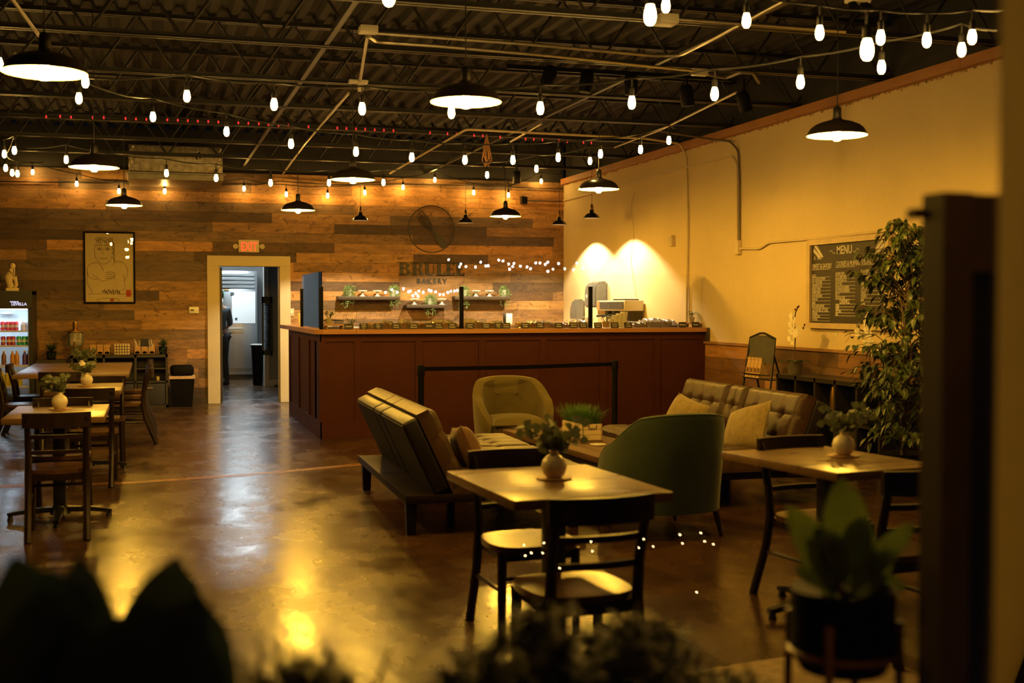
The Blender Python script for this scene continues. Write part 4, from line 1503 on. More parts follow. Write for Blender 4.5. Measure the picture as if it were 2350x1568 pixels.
def make_chair():
    t = thing('cafe_chair', '', 'chair', (0, 0, 0), 0, 'dark wooden cafe chairs')
    # seat (sitter looks along +Y, back at y = 0)
    out = []
    for k in range(28):
        a = 2 * pi * k / 28
        ca, sa = cos(a), sin(a)
        ex_ = .62
        x = .205 * (abs(ca) ** ex_) * (1 if ca >= 0 else -1)
        y = .205 * (abs(sa) ** ex_) * (1 if sa >= 0 else -1)
        x *= .94 + .06 * (y + .2) / .4
        out.append((x, y + .205))
    sb_ = B()
    nr = 5
    rows = []
    for q in range(nr + 1):
        f = 1 - q / nr
        rows.append([sb_.bm.verts.new((x * f, (y - .2) * f + .2, .438 - .010 * (1 - f * f) - (.004 if q == 0 else 0))) for x, y in out])
    bot = [sb_.bm.verts.new((x * .99, (y - .2) * .99 + .2, .405)) for x, y in out]
    for q in range(nr):
        for k in range(28):
            try:
                sb_.bm.faces.new((rows[q][k], rows[q][(k + 1) % 28], rows[q + 1][(k + 1) % 28], rows[q + 1][k]))
            except ValueError:
                pass
    for k in range(28):
        sb_.bm.faces.new((bot[k], bot[(k + 1) % 28], rows[0][(k + 1) % 28], rows[0][k]))
    sb_.bm.faces.new(list(reversed(bot)))
    bmesh.ops.remove_doubles(sb_.bm, verts=rows[nr], dist=.001)
    sb_.build('seat', m_seatwood, t)
    for s_ in (-1, 1):
        pts = [(.172 * s_, -.125, 0), (.172 * s_, -.075, .12), (.172 * s_, -.015, .27), (.170 * s_, .012, .42), (.170 * s_, -.004, .56), (.172 * s_, -.04, .70), (.174 * s_, -.065, .775)]
        B().tube(pts, [.023, .022, .022, .023, .021, .019, .017], n=8).build('leg', m_darkwood, t)
        B().tube([(.172 * s_, .355, 0), (.168 * s_, .35, .41)], [.017, .023], n=8).build('leg', m_darkwood, t)

    def rail(z0, z1, y, hw, bow, th):
        b = B()
        n = 10
        for yy, sg in ((0, 1),):
            def fn(i, j):
                u = i / n * 2 - 1
                x = u * hw
                yb = y - bow * (1 - u * u)
                return [(x, yb - th / 2, z0), (x, yb - th / 2, z1), (x, yb + th / 2, z1), (x, yb + th / 2, z0)][j]
            vs = b.grid(fn, n + 1, 4, False, True)
            b.bm.faces.new(vs[0])
            b.bm.faces.new(list(reversed(vs[-1])))
        return b
    rail(.705, .80, -.048, .203, .045, .022).build('top_rail', m_darkwood, t)
    rail(.635, .66, -.025, .170, .030, .016).build('back_rail', m_darkwood, t)
    rail(.535, .56, -.003, .168, .026, .016).build('back_rail', m_darkwood, t)
    b = B()
    for s_ in (-1, 1):
        b.bb((.158 * s_ - .009, .02, .365), (.158 * s_ + .009, .36, .41))
    b.bb((-.16, .34, .365), (.16, .358, .41)).bb((-.16, .005, .365), (.16, .022, .41))
    b.build('seat_frame', m_darkwood, t, smooth=False)
    b = B()
    for s_ in (-1, 1):
        b.cyl((.171 * s_, -.03, .235), (.170 * s_, .352, .235), .0105, n=8)
    b.cyl((-.168, .352, .29), (.168, .352, .29), .0105, n=8)
    b.build('stretcher', m_darkwood, t)
    return t


def chair(x, y, face, label, s_=1.0):
    """(x, y): middle of the back legs' line at seat height; face: direction the sitter looks, degrees from +Y, counter-clockwise"""
    if CH[0] is None:
        o = make_chair()
        CH[0] = o
        o.location = (x, y, 0)
        o.rotation_euler = (0, 0, radians(face))
        o['label'] = label
        return o
    return dup(CH[0], (x, y, 0), radians(face), label)


chair(1.515, 4.05, 4, 'dark wooden chair in the front centre, back to the camera, tucked under the golden table')
chair(1.60, 5.36, 182, 'dark wooden chair facing the camera behind the golden front table')
chair(3.13, 5.48, 188, 'dark wooden chair facing the camera behind the table by the ficus')
chair(3.02, 4.33, 6, 'dark wooden chair half hidden by the dark screen on the right')
chair(-.56, 8.14, 2, 'dark wooden chair on the left, nearest the camera, back to us')
chair(-.60, 9.27, 180, 'dark wooden chair facing the camera at the far side of the nearest left table')
chair(-.47, 10.42, -3, 'dark wooden chair, back to us, at the near side of the middle left table')
chair(-.42, 12.02, 180, 'dark wooden chair at the far side of the middle left table')
chair(-.86, 13.02, 0, 'dark wooden chair, back to us, at the near end of the long table')
for i, yy in enumerate((13.55, 14.6, 15.6)):
    chair(-.06, yy, 90, '%s dark chair from the camera on the right side of the long table' % nth(i))
for i, yy in enumerate((13.75, 14.95)):
    chair(-1.47, yy, -90, '%s dark chair from the camera on the left of the long table' % nth(i))

# vases with eucalyptus, coasters -----------------------------------
m_coast = M('coaster_wood', (.34, .20, .09), .5, var=.15, scale=14)


def vase(x, y, z, where, lean=0.0, seed=1, n=9, fallen=False):
    r2 = random.Random(seed)
    t = thing('eucalyptus_vase', 'round white vase with eucalyptus sprigs on %s' % where, 'vase', (x, y, z + .008), 0, 'white vases on the tables')
    vb = B().lathe([(0, .002), (.030, .0), (.044, .014), (.053, .038), (.054, .052), (.047, .074), (.031, .090), (.019, .098), (.018, .107), (.022, .112), (.018, .112), (.013, .102), (0, .09)], n=26)
    vb.build('vase', M('speckled_vase', (.74, .68, .58), .25, var=.05, scale=40), t)
    f, s_ = B(), B()
    for k in range(n):
        a = r2.uniform(0, 2 * pi)
        tl = r2.uniform(.12, .75)
        d = V((cos(a) * tl + lean, sin(a) * tl, 1)).normalized()
        ln = r2.uniform(.08, .16)
        p0 = V((0, 0, .10))
        pts = [p0 + d * ln * q / 4 + V((cos(a), sin(a), -.4)) * .05 * (q / 4) ** 2 for q in range(5)]
        s_.tube(pts, .002, n=4)
        for q in range(1, 5):
            for sg in (-1, 1):
                dd = d.cross(V((sin(a + q), cos(a + q), .3))).normalized() * sg + d * .4
                nn = V((r2.uniform(-1, 1), -1, r2.uniform(-.2, 1)))
                sz = r2.uniform(.034, .052)
                f.leaf(pts[q], dd, nn, sz, sz * .95, .12, 3)
    f.build('foliage', m_euca, t, fix=False)
    s_.build('stem', m_stem, t)
    c = tag(B().lathe([(0, 0), (.074, 0), (.075, .004), (.073, .008), (0, .008)], n=30).build('coaster', m_coast, loc=(x, y, z)), 'round wooden coaster under the vase on %s' % where, 'coaster', 'round wooden coasters')
    return t


vase(1.62, 4.83, .74, 'the golden front table', seed=3, n=11)
vase(3.20, 5.16, .74, 'the table in front of the ficus', seed=5, n=11)
vase(-.604, 9.05, .74, 'the nearest left table', seed=8, n=12)
vase(-.544, 11.61, .74, 'the middle left table', seed=9, n=10, lean=-.1)
vase(-.72, 14.3, .74, 'the long left table', seed=12, n=14, lean=.2)

# ------------------------------------------------------------------ lounge
m_leather = M('black_brown_leather', (.046, .0225, .0075), .46, var=.25, scale=7, bump=.08, bscale=40, spec=.35)  # cushion leather, browned in the colour for the light on its front
m_padleather = M('shaded_pad_leather', (.008, .005, .0035), .42, var=.2, scale=7, spec=.5)  # same leather darkened: shade on the sofa backs put into the colour
m_backing = M('black_backing_fabric', (.008, .005, .003), .7, var=.2, spec=.15)


def tuft(b, ox, oy, oz, w_, h_, th, nx, ny, mat4):
    """padded slab in its local x (width) / y (height), face towards +z, with creases and button dimples"""
    gx, gy = nx * 8 + 1, ny * 8 + 1

    def fn(i, j):
        u, v = i / (gx - 1), j / (gy - 1)
        x, y = ox + u * w_, oy + v * h_
        e = min(u * w_, (1 - u) * w_, v * h_, (1 - v) * h_)
        z = th - .045 * max(0, 1 - e / .05) ** 2
        cu, cv = u * nx, v * ny
        du, dv = abs(cu - round(cu)), abs(cv - round(cv))
        if 0 < round(cu) < nx:
            z -= .008 * max(0, 1 - du * 8)
        if 0 < round(cv) < ny:
            z -= .008 * max(0, 1 - dv * 8)
        if 0 < round(cv) < ny and 0 < round(cu) < nx:
            z -= .030 * max(0, 1 - sqrt((du * w_ / nx) ** 2 + (dv * h_ / ny) ** 2) / .06) ** 1.5
        return V((x, y, oz + z))
    vs = b.grid(fn, gx, gy)
    ring = [vs[i][0] for i in range(gx)] + [vs[gx - 1][j] for j in range(1, gy)] + [vs[i][gy - 1] for i in range(gx - 2, -1, -1)] + [vs[0][j] for j in range(gy - 2, 0, -1)]
    low = [b.bm.verts.new((v.co.x, v.co.y, oz)) for v in ring]
    n = len(ring)
    for k in range(n):
        b.bm.faces.new((ring[k], low[k], low[(k + 1) % n], ring[(k + 1) % n]))
    b.bm.faces.new(low)
    b.xf(mat4)
    return b


def futon(label, loc, rotz, L_, tilt, plat_h, seat_h, back_h, hx):
    """local frame: length along +y, sitter looks along +x, back hinge at x = 0"""
    t = thing('futon_sofa', label, 'sofa', loc, rotz, 'dark tufted futon sofas')
    fr = B()
    fr.bb((-.42, 0, plat_h - .055), (.10, L_, plat_h), bev=.005).bb((.10, .03, plat_h - .055), (.79, L_ - .03, plat_h - .005), bev=.005)
    fr.bb((-.40, L_ * .5 - .015, plat_h - .002), (.08, L_ * .5 - .010, plat_h + .002))
    fr.build('base_frame', m_futonwood, t)
    for xx in (-.37, .72):
        for yy in (.10, L_ - .10):
            B().tube([(xx, yy, 0), (xx, yy, plat_h - .05)], [.040, .052], n=4).build('leg', m_futonwood, t)
    B().tube([(.1, L_ * .5, 0), (.1, L_ * .5, plat_h - .05)], [.035, .045], n=4).build('leg', m_futonwood, t)
    secs = [(0, .42), (.425, .575), (.58, 1.0)]
    for (a, c) in secs:
        w_ = (c - a) * L_ - .012
        nx = 4 if c - a > .3 else 2
        # seat: local x -> world y, local y -> world x
        ms = Matrix(((0, 1, 0, hx + .005), (1, 0, 0, a * L_ + .006), (0, 0, 1, plat_h), (0, 0, 0, 1)))
        tuft(B(), 0, 0, 0, w_,   .79 - hx, seat_h - plat_h, nx, 3, ms).build('seat_cushion', m_leather, t)
        ax_ = V((0, 1, 0))
        upd = V((-sin(tilt), 0, cos(tilt)))
        nrm = V((cos(tilt), 0, sin(tilt)))
        o = V((hx, a * L_ + .006, plat_h + .02))
        mb = Matrix((
            (0, upd.x, nrm.x, o.x), (1, 0, 0, o.y), (0, upd.z, nrm.z, o.z), (0, 0, 0, 1)))
        bl = (back_h - plat_h - .02) / cos(tilt)
        tuft(B(), 0, 0, 0, w_, bl, .125, nx, 3, mb).build('back_cushion', m_leather, t)
        o2 = o - nrm * .105
        m2 = Matrix.Translation(o2 - o) @ mb
        tb2 = B().bb((0, .02, 0), (w_, bl - .012, .10), bev=.02, seg=3)
        tb2.xf(m2)
        tb2.build('back_pad', m_padleather, t)
        m3 = Matrix.Translation(nrm * -.006) @ m2
        tb3 = B().bb((.015, .03, 0), (w_ - .015, bl - .03, .008))
        tb3.xf(m3)
        tb3.build('backing_panel', m_backing, t, smooth=False)
    return t


futon('dark tufted futon sofa seen from behind in the middle of the room', (1.96, 7.52, 0), radians(-1.5), 2.15, radians(25), .265, .42, .775, -.12)
futon('dark tufted futon sofa facing left, in front of the cream wall', (4.55, 9.95, 0), pi, 2.05, radians(20), .265, .43, .79, .055)
m_pil = M('olive_pillow_fabric', (.24, .175, .06), .85, var=.18, scale=30, bump=.15, bscale=120, sheen=.3)


def pillow(label, loc, rot, w_=.46, m=None):
    n = 14

    def fn(s_):
        def f(i, j):
            u, v = i / (n - 1) * 2 - 1, j / (n - 1) * 2 - 1
            k = (1 - u * u) * (1 - v * v)
            pinch = 1 - .10 * (1 - max(abs(u), abs(v)) ** 2) * 0 - .08 * (1 - abs(u) ** 3) * abs(v) ** 4 - .08 * (1 - abs(v) ** 3) * abs(u) ** 4
            return (u * w_ / 2 * pinch, v * w_ / 2 * .76 * pinch, s_ * (.085 * k ** .45 + .004 * sin(u * 9) * k))
        return f
    b = B()
    b.grid(fn(1), n, n)
    b.grid(fn(-1), n, n)
    bmesh.ops.remove_doubles(b.bm, verts=b.bm.verts, dist=.0005)
    o = b.build('throw_pillow', m or m_pil)
    o.location = loc
    o.rotation_euler = rot
    return tag(o, label, 'pillow', 'throw pillows on the sofas')


pillow('olive throw pillow standing on the right sofa, nearest the camera', (4.27, 8.22, .545), (radians(66), radians(-14), radians(-80)), .50)
pillow('olive throw pillow on the right sofa, farther from the camera', (4.24, 9.25, .53), (radians(66), radians(10), radians(-82)), .48)
m_brp = M('brown_pillow_fabric', (.12, .055, .022), .85, var=.2, scale=30, sheen=.3)
pillow('brown throw pillow leaning on the back of the middle sofa', (1.99, 7.74, .53), (radians(66), radians(8), radians(84)), .42, m_brp)

# tub chairs ---------------------------------------------------------
m_velvet = M('olive_velvet', (.105, .080, .020), .75, var=.10, scale=5, sheen=.25, spec=.2)
m_velvet2 = M('green_velvet', (.040, .058, .032), .75, var=.12, scale=5, sheen=.25, spec=.2)


def tub_chair(label, loc, rotz, m, s_=1.0, hb=.775):
    """sitter looks along +Y; origin at the middle of the footprint"""
    t = thing('tub_chair', label, 'armchair', loc, rotz, 'velvet tub chairs')
    z0 = .165
    N = 56

    def outline(f, ins=0.0, z=0.0):
        """f in -1..1 around the back from the left arm front to the right arm front"""
        a = f * radians(172)
        # rounded box
        ex_ = .80
        ca, sa = cos(a - pi / 2), sin(a - pi / 2)
        x = (.365 - ins) * abs(ca) ** ex_ * (1 if ca >= 0 else -1)
        y = (.37 - ins) * abs(sa) ** ex_ * (1 if sa >= 0 else -1)
        if y > 0:
            x *= 1 - .03 * y / .37
        return x, y

    def top(f):
        k = abs(f)
        lo = .40
        if k < .28:
            return hb - .03 * (k / .28) ** 2
        u = min(1, (k - .28) / .44)
        return lo + (hb - .03 - lo) * (1 - u ** 1.12) if u < 1 else lo - .13 * min(1, (k - .72) / .1)
    FM = .78
    b = B()

    def fn(i, j):
        f = (i / (N - 1) * 2 - 1) * FM
        zt_ = max(z0 + .12, top(f))
        flare = 1.0
        prof = [(0.0, z0), (0.0, z0 + .1), (-.008, (z0 + zt_) / 2), (-.012, zt_ - .05), (-.004, zt_ - .012), (.020, zt_), (.055, zt_ - .004), (.078, zt_ - .03), (.085, (zt_ + .4) / 2 if zt_ > .42 else zt_ - .04), (.092, .36 if zt_ > .42 else zt_ - .06), (.092, z0)]
        ins, z = prof[j]
        x, y = outline(f, ins)
        x *= 1 + .05 * (z - z0)
        y -= .05 * (z - z0) * (1 if y < 0 else 0)
        return (x, y, z)
    vs = b.grid(fn, N, 11)
    for e in (0, -1):
        try:
            b.bm.faces.new(vs[e])
        except ValueError:
            pass
    b.build('shell', m, t)
    base = B().prism([outline(-1 + 2 * k / 40, .03) for k in range(41)], lambda x, y: (x, y, z0 + .005), lambda x, y: (x, y, .34))
    base.build('seat_base', m, t)
    sc2 = B()
    n2 = 12

    def cush(i, j):
        u, v = i / (n2 - 1) * 2 - 1, j / (n2 - 1) * 2 - 1
        r = max(abs(u), abs(v))
        k = max(0, 1 - r ** 6)
        x, y = u * .262 * (1 - .10 * v * v * (v < 0)), .035 + v * .315
        return (x, y, .345 + .055 * k ** .5 + .022 * (1 - u * u) * (1 - v * v))
    sc2.grid(cush, n2, n2)
    sc2.bb((-.262, -.28, .335), (.262, .348, .347))
    sc2.build('seat_cushion', m, t)
    pp = []
    for i in range(N):
        f = (i / (N - 1) * 2 - 1) * FM
        zt_ = max(z0 + .12, top(f))
        x, y = outline(f, .0)
        pp.append((x * (1 + .05 * (zt_ - z0)), y - .05 * (zt_ - z0) * (1 if y < 0 else 0), zt_ - .010))
    B().tube(pp, .006, n=6).build('piping', m, t)
    for sx in (-.095, .095):
        B().ball((sx, -.272, .60), .016, 10, (1, .5, 1)).build('button', m, t)
    for sx, sy in ((-1, -1), (1, -1), (-1, 1), (1, 1)):
        B().cyl((sx * .29, sy * .30, 0), (sx * .26, sy * .27, z0 + .01), .011, .022, n=10).build('leg', m_darkwood, t)
    return t


tub_chair('olive velvet tub chair facing the camera in front of the counter', (3.36, 11.25, 0), radians(176), m_velvet, hb=.77)
tub_chair('green velvet tub chair with its back to the camera, behind the golden table', (3.16, 7.29, 0), radians(5), m_velvet2, hb=.80)

# coffee table with grass planter -----------------------------------
ctb = thing('coffee_table', 'low plank coffee table between the two sofas', 'table', (3.27, 8.98, 0), radians(3))
b = B()
for k in range(4):
    b.tone = rnd.choice(((.12, .062, .026), (.10, .05, .02), (.14, .078, .036)))
    b.bb((-.31 + k * .156, -1.08, .355), (-.31 + k * .156 + .152, 1.08, .40), bev=.004)
b.build('plank_top', M('coffee_table_planks', (1, 1, 1), .6, var=.3, scale=9, stretch=(2, .4, 1), attr='tone', bump=.12, bscale=18, spec=.15), ctb)
B().bb((-.29, -1.03, .28), (.29, 1.03, .354)).build('apron', m_darkwood, ctb, smooth=False)
for sx in (-1, 1):
    for sy in (-1, 1):
        B().bb((sx * .27 - .035, sy * .99 - .035, 0), (sx * .27 + .035, sy * .99 + .035, .28)).build('leg', m_darkwood, ctb, smooth=False)
pc_ = at_z(1340, 1006, .40)
gp = thing('grass_planter', 'whitewashed wooden box of green grass on the coffee table', 'planter', (pc_.x, pc_.y + .05, .40), radians(4))
b = B()
for k in range(3):
    z = k * .043
    b.bb((-.085, -.21, z + .001), (-.073, .21, z + .041)).bb((.073, -.21, z + .001), (.085, .21, z + .041)).bb((-.085, -.21, z + .001), (.085, -.198, z + .041)).bb((-.085, .198, z + .001), (.085, .21, z + .041))
b.bb((-.08, -.2, 0), (.08, .2, .01))
b.build('slatted_box', M('whitewashed_wood', (.62, .50, .32), .7, var=.12, scale=12), gp, smooth=False)
B().bb((-.072, -.197, .08), (.072, .197, .105)).build('soil', M('soil', (.03, .02, .012), .9, var=.3), gp, smooth=False)
for yy in (-.213, .213):
    B().tube([(-.035, yy, .118), (-.03, yy * 1.04, .095), (.03, yy * 1.04, .095), (.035, yy, .118)], .004, n=6).build('handle', m_black, gp)
g = B()
for k in range(900):
    x, y = rnd.uniform(-.07, .07), rnd.uniform(-.19, .19)
    d = V((x * 5 + rnd.gauss(0, .22), y * 2.4 + rnd.gauss(0, .22), 1))
    g.blade((x, y, .10), d, rnd.uniform(.12, .21), .005, rnd.uniform(.0, .35))
o = g.build('grass', M('grass_green', (.075, .17, .022), .5, var=.4, scale=30), gp, fix=False)
o['kind'] = 'stuff'
tag(B().lathe([(0, 0), (.055, 0), (.062, .006), (.060, .010), (0, .006)], n=20).build('saucer', m_white, loc=at_z(1372, 1022, .40)), 'small pale saucer beside the grass planter', 'saucer')

# stanchions ----------------------------------------------------------
SP = [at_z(966, 838, .92), at_z(1411, 827, .92)]
for i, p in enumerate(SP):
    t = thing('stanchion_post', ('black queue post behind the middle sofa', 'black queue post behind the coffee table')[i], 'stanchion', (p.x, p.y, 0), 0, 'black queue posts')
    B().lathe([(0, 0), (.17, 0), (.17, .012), (.05, .030), (.03, .05), (0, .05)], n=26).build('base', m_blackmatte, t)
    B().cyl((0, 0, .04), (0, 0, .84), .029, n=16).build('pole', m_blackmatte, t)
    B().lathe([(0, .82), (.034, .82), (.036, .84), (.036, .905), (.030, .92), (0, .92)], n=18).build('belt_head', m_blackmatte, t)
dirv = (SP[1] - SP[0]).normalized()
nb = B()
a, c = SP[0] + dirv * .036, SP[1] - dirv * .036
nb.tube([a + V((0, 0, -.038)), (a + c) / 2 + V((0, 0, -.045)), c + V((0, 0, -.038))], .027, n=4, sx=1.0, sy=.05)
tag(nb.build('queue_belt', M('belt_fabric', (.006, .005, .005), .8, var=.1, spec=.04), smooth=False), 'black retractable belt stretched between the two queue posts', 'belt')
# ------------------------------------------------------------------ left back: drinks fridge, shelf unit, bin
FX0, FX1, FY, FH = -2.26, -1.53, 17.86, 1.66
fr = thing('drinks_fridge', 'black glass door drinks fridge glowing at the left edge', 'fridge', ((FX0 + FX1) / 2, FY, 0))
hw = (FX1 - FX0) / 2
zz = lambda y: at_y(40, y, FY).z
m_fr = M('fridge_black', (.016, .016, .018), .4, var=.1)
m_frw = M('fridge_white', (.72, .76, .80), .4, var=.03)
b = B()
b.bb((-hw, 0, .05), (-hw + .045, .68, FH)).bb((hw - .045, 0, .05), (hw, .68, FH)).bb((-hw, .63, .05), (hw, .68, FH)).bb((-hw, 0, FH - .05), (hw, .68, FH)).bb((-hw, .02, .0), (hw, .66, .22))
b.build('cabinet', m_fr, fr, smooth=False)
zh = zz(707)
B().bb((-hw, -.03, zh), (hw, .02, FH)).build('header', m_fr, fr, smooth=False)
b = B().bb((-hw + .046, .56, .22), (hw - .046, .6, zh + .1)).bb((-hw + .046, .03, zh + .0), (hw - .046, .6, zh + .02))
b.bb((-hw + .0455, .03, .22), (-hw + .06, .6, zh)).bb((hw - .06, .03, .22), (hw - .0455, .6, zh))
b.build('liner', m_frw, fr, smooth=False)
B().bb((-hw + .08, .10, zh - .025), (hw - .08, .20, zh - .003)).build('light_strip', emis('fridge_led', (.62, .84, 1.0), 40), fr, smooth=False)
B().ball((0, .40, zh - .075), .10, 20, (1, .7, .18)).build('fan_cover', m_frw, fr)
b = B()
b.bb((-hw, -.03, .22), (-hw + .035, .0, zh)).bb((hw - .035, -.03, .22), (hw, .0, zh)).bb((-hw, -.03, .18), (hw, .0, .23)).bb((-hw, -.03, zh - .012), (hw, .0, zh))
b.build('door_frame', m_fr, fr, smooth=False)
B().bb((-hw + .035, -.018, .23), (hw - .035, -.012, zh - .012)).build('door_glass', thin_glass('fridge_glass', ior=1.35), fr, smooth=False)
B().bb((-hw + .0, -.075, .75), (-hw + .03, -.03, 1.15), bev=.006).build('handle', m_black, fr)
text_obj([('LEVELLA', .052, frame_y(hw - .165, -.032, zz(701)), 1.0, .0025, 'CENTER', 1.0), ('PREMIUM', .026, frame_y(hw - .225, -.032, zz(694.5)), 1.0, .0015, 'CENTER', 1.0)], 'brand_lettering', emis('logo_white', (.75, .72, 1.0), .9), fr)
SHZ = [zz(759), zz(793), zz(839), zz(887)]
for z in SHZ:
    b = B()
    b.bb((-hw + .06, .05, z - .022), (hw - .06, .065, z))
    for k in range(26):
        x = -hw + .07 + k * (2 * hw - .14) / 25
        b.bb((x - .003, .065, z - .008), (x + .003, .54, z - .002))
    b.build('wire_shelf', m_white, fr, smooth=False)


def can(x, y, z, label, body, grp, h=.122, r=.033):
    t = thing('soda_can', label, 'can', (fr.location.x + x, FY + y, z), 0, grp)
    B().lathe([(r * .8, .0), (r, .008), (r, h - .012), (r * .82, h), (r * .8, h)], n=16).build('body', body, t)
    B().lathe([(0, h - .003), (r * .82, h - .002), (0, h - .0019)], n=16).build('lid', m_steel, t)
    B().lathe([(r + .0006, h * .35), (r + .0006, h * .62)], n=16).build('label_band', M('can_band', (.75, .72, .70), .4, var=.35, scale=60), t)


def bottle(x, y, z, label, body, capm, grp, h=.20, r=.032):
    t = thing('drink_bottle', label, 'bottle', (fr.location.x + x, FY + y, z), 0, grp)
    B().lathe([(0, 0), (r, .004), (r, h * .62), (r * .75, h * .74), (r * .42, h * .84), (r * .42, h * .92), (0, h * .92)], n=16).build('body', body, t)
    B().lathe([(0, h * .90), (r * .5, h * .90), (r * .5, h), (0, h)], n=12).build('cap', capm, t)


def can_red():
    return M('can_red', (.55, .04, .06), .3, metal=.2, var=.3, scale=40)


lx0 = lambda px: at_y(px, 760, FY + .12).x - fr.location.x
for i, px_ in enumerate((6, 18, 28, 37)):
    can(lx0(px_), .12, SHZ[0], '%s red soda can from the left on the top shelf of the fridge' % nth(i), can_red(), 'red cans on the top fridge shelf')
for i, px_ in enumerate((53, 63)):
    can(lx0(px_), .12, SHZ[0], '%s white soda can from the left on the top shelf of the fridge' % nth(i), M('can_white', (.75, .70, .74), .3, var=.15, scale=50), 'white cans on the top fridge shelf')
for i, px_ in enumerate((7, 20, 30)):
    can(lx0(px_), .12, SHZ[1], '%s dark red soda can from the left on the second shelf of the fridge' % nth(i), M('can_dark_red', (.40, .05, .07), .3, metal=.2, var=.3, scale=40), 'dark red cans on the second fridge shelf')
for i, px_ in enumerate((43, 55, 66)):
    can(lx0(px_), .12, SHZ[1], '%s green soda can from the left on the second shelf of the fridge' % nth(i), M('can_green', (.03, .38, .10), .3, metal=.2, var=.4, scale=40), 'green cans on the second fridge shelf')
m_or, m_br, m_pu, m_ye = M('juice_orange', (.62, .30, .05), .25, var=.2), M('tea_brown', (.25, .10, .04), .25, var=.3), M('drink_purple', (.12, .06, .38), .25, var=.4), M('drink_yellow', (.55, .45, .04), .3, var=.2)
for i, (px_, mm, nm) in enumerate(((8, m_br, 'brown'), (28, m_or, 'orange'), (38, m_or, 'orange'), (56, m_pu, 'purple'), (66, m_pu, 'purple'))):
    lab = ['brown drink bottle on the third shelf of the fridge', 'left one of two orange juice bottles on the third fridge shelf', 'right one of two orange juice bottles on the third fridge shelf',
           'left one of two purple drink bottles on the third fridge shelf', 'right one of two purple drink bottles on the third fridge shelf'][i]
    bottle(lx0(px_), .12, SHZ[2], lab, mm, m_white, 'bottles on the third fridge shelf')
for i, px_ in enumerate((5, 15, 25, 35, 45)):
    bottle(lx0(px_), .12, SHZ[3], '%s yellow drink bottle from the left on the bottom shelf of the fridge' % nth(i), m_ye, m_white, 'yellow bottles on the bottom fridge shelf', .21)
# on top of the fridge
st_ = thing('statuette', 'small cream thinker-like statuette on top of the fridge', 'statuette', (at_y(25, 660, FY + .25).x, FY + .25, FH))
b = B().bb((-.06, -.05, 0), (.10, .05, .045), bev=.004)
b.tube([(0, 0, .045), (-.02, 0, .12), (-.03, 0, .19), (.0, 0, .25), (.02, 0, .31)], [.05, .048, .06, .045, .03], n=10)
b.tube([(-.02, .0, .16), (.06, -.01, .18), (.07, -.01, .09), (.05, 0, .045)], [.036, .034, .026, .02], n=8)
b.tube([(-.01, -.03, .29), (.05, -.04, .22), (.045, -.02, .31)], [.022, .018, .016], n=8)
b.ball((.025, 0, .345), .038, 12, (1, .9, 1.15))
b.build('figure', M('plaster_figure', (.60, .47, .28), .7, var=.1), st_)
tp_ = thing('potted_plant', 'dark plant in a terracotta pot on top of the fridge', 'plant', (at_y(2, 660, FY + .25).x - .07, FY + .25, FH))
B().lathe([(0, 0), (.05, 0), (.065, .095), (.07, .10), (.06, .10), (0, .09)], n=18).build('pot', m_terra, tp_)
b = B()
for k in range(40):
    a = rnd.uniform(0, 2 * pi)
    b.leaf((0, 0, .1), (cos(a), sin(a), rnd.uniform(.3, 2)), (0, 0, 1), rnd.uniform(.08, .17), .035, .3, 3)
b.build('foliage', m_green, tp_, fix=False)

# shelf unit with condiments ------------------------------------------
SX0, SX1, SY, SZ = -1.06, .25, 18.14, .76
su = thing('shelf_unit', 'dark low shelf unit with bins against the plank wall', 'shelf unit', ((SX0 + SX1) / 2, SY, 0))
hw = (SX1 - SX0) / 2
m_un = M('dark_unit', (.024, .018, .013), .5, var=.25, scale=10)
b = B()
b.bb((-hw, 0, SZ - .04), (hw, .40, SZ)).bb((-hw, 0, 0), (hw, .40, .04)).bb((-hw, .38, 0), (hw, .40, SZ))
for k in range(4):
    x = -hw + k * (2 * hw - .03) / 3
    b.bb((x, 0, 0), (x + .03, .39, SZ))
b.bb((-hw, 0, .36), (hw, .39, .385)).bb((hw - .43, .01, .55), (hw - .02, .39, .57))
b.build('carcass', m_un, su, smooth=False)
for k in range(3):
    x = -hw + .03 + k * (2 * hw - .03) / 3
    bi = B().bb((x + .008, .0, .045), (x + (2 * hw - .03) / 3 - .04, .36, .345), bev=.006).build('fabric_bin', M('charcoal_fabric', (.030, .026, .022), .85, var=.2, scale=40), su)
    B().bb((x + .12, -.008, .27), (x + .22, .0, .30), bev=.003).build('handle', M('bin_handle', (.16, .13, .10), .4, var=.1), bi, smooth=False)
tag(B().bb((-.02, -.01, 0), (.02, .01, .06), bev=.004).build('paper_tag', m_cream, loc=(.115, SY + .06, .386)), 'small pale object inside the dark shelf unit cubby', 'small object')
m_cad = M('caddy_pine', (.50, .29, .10), .6, var=.2, scale=12)
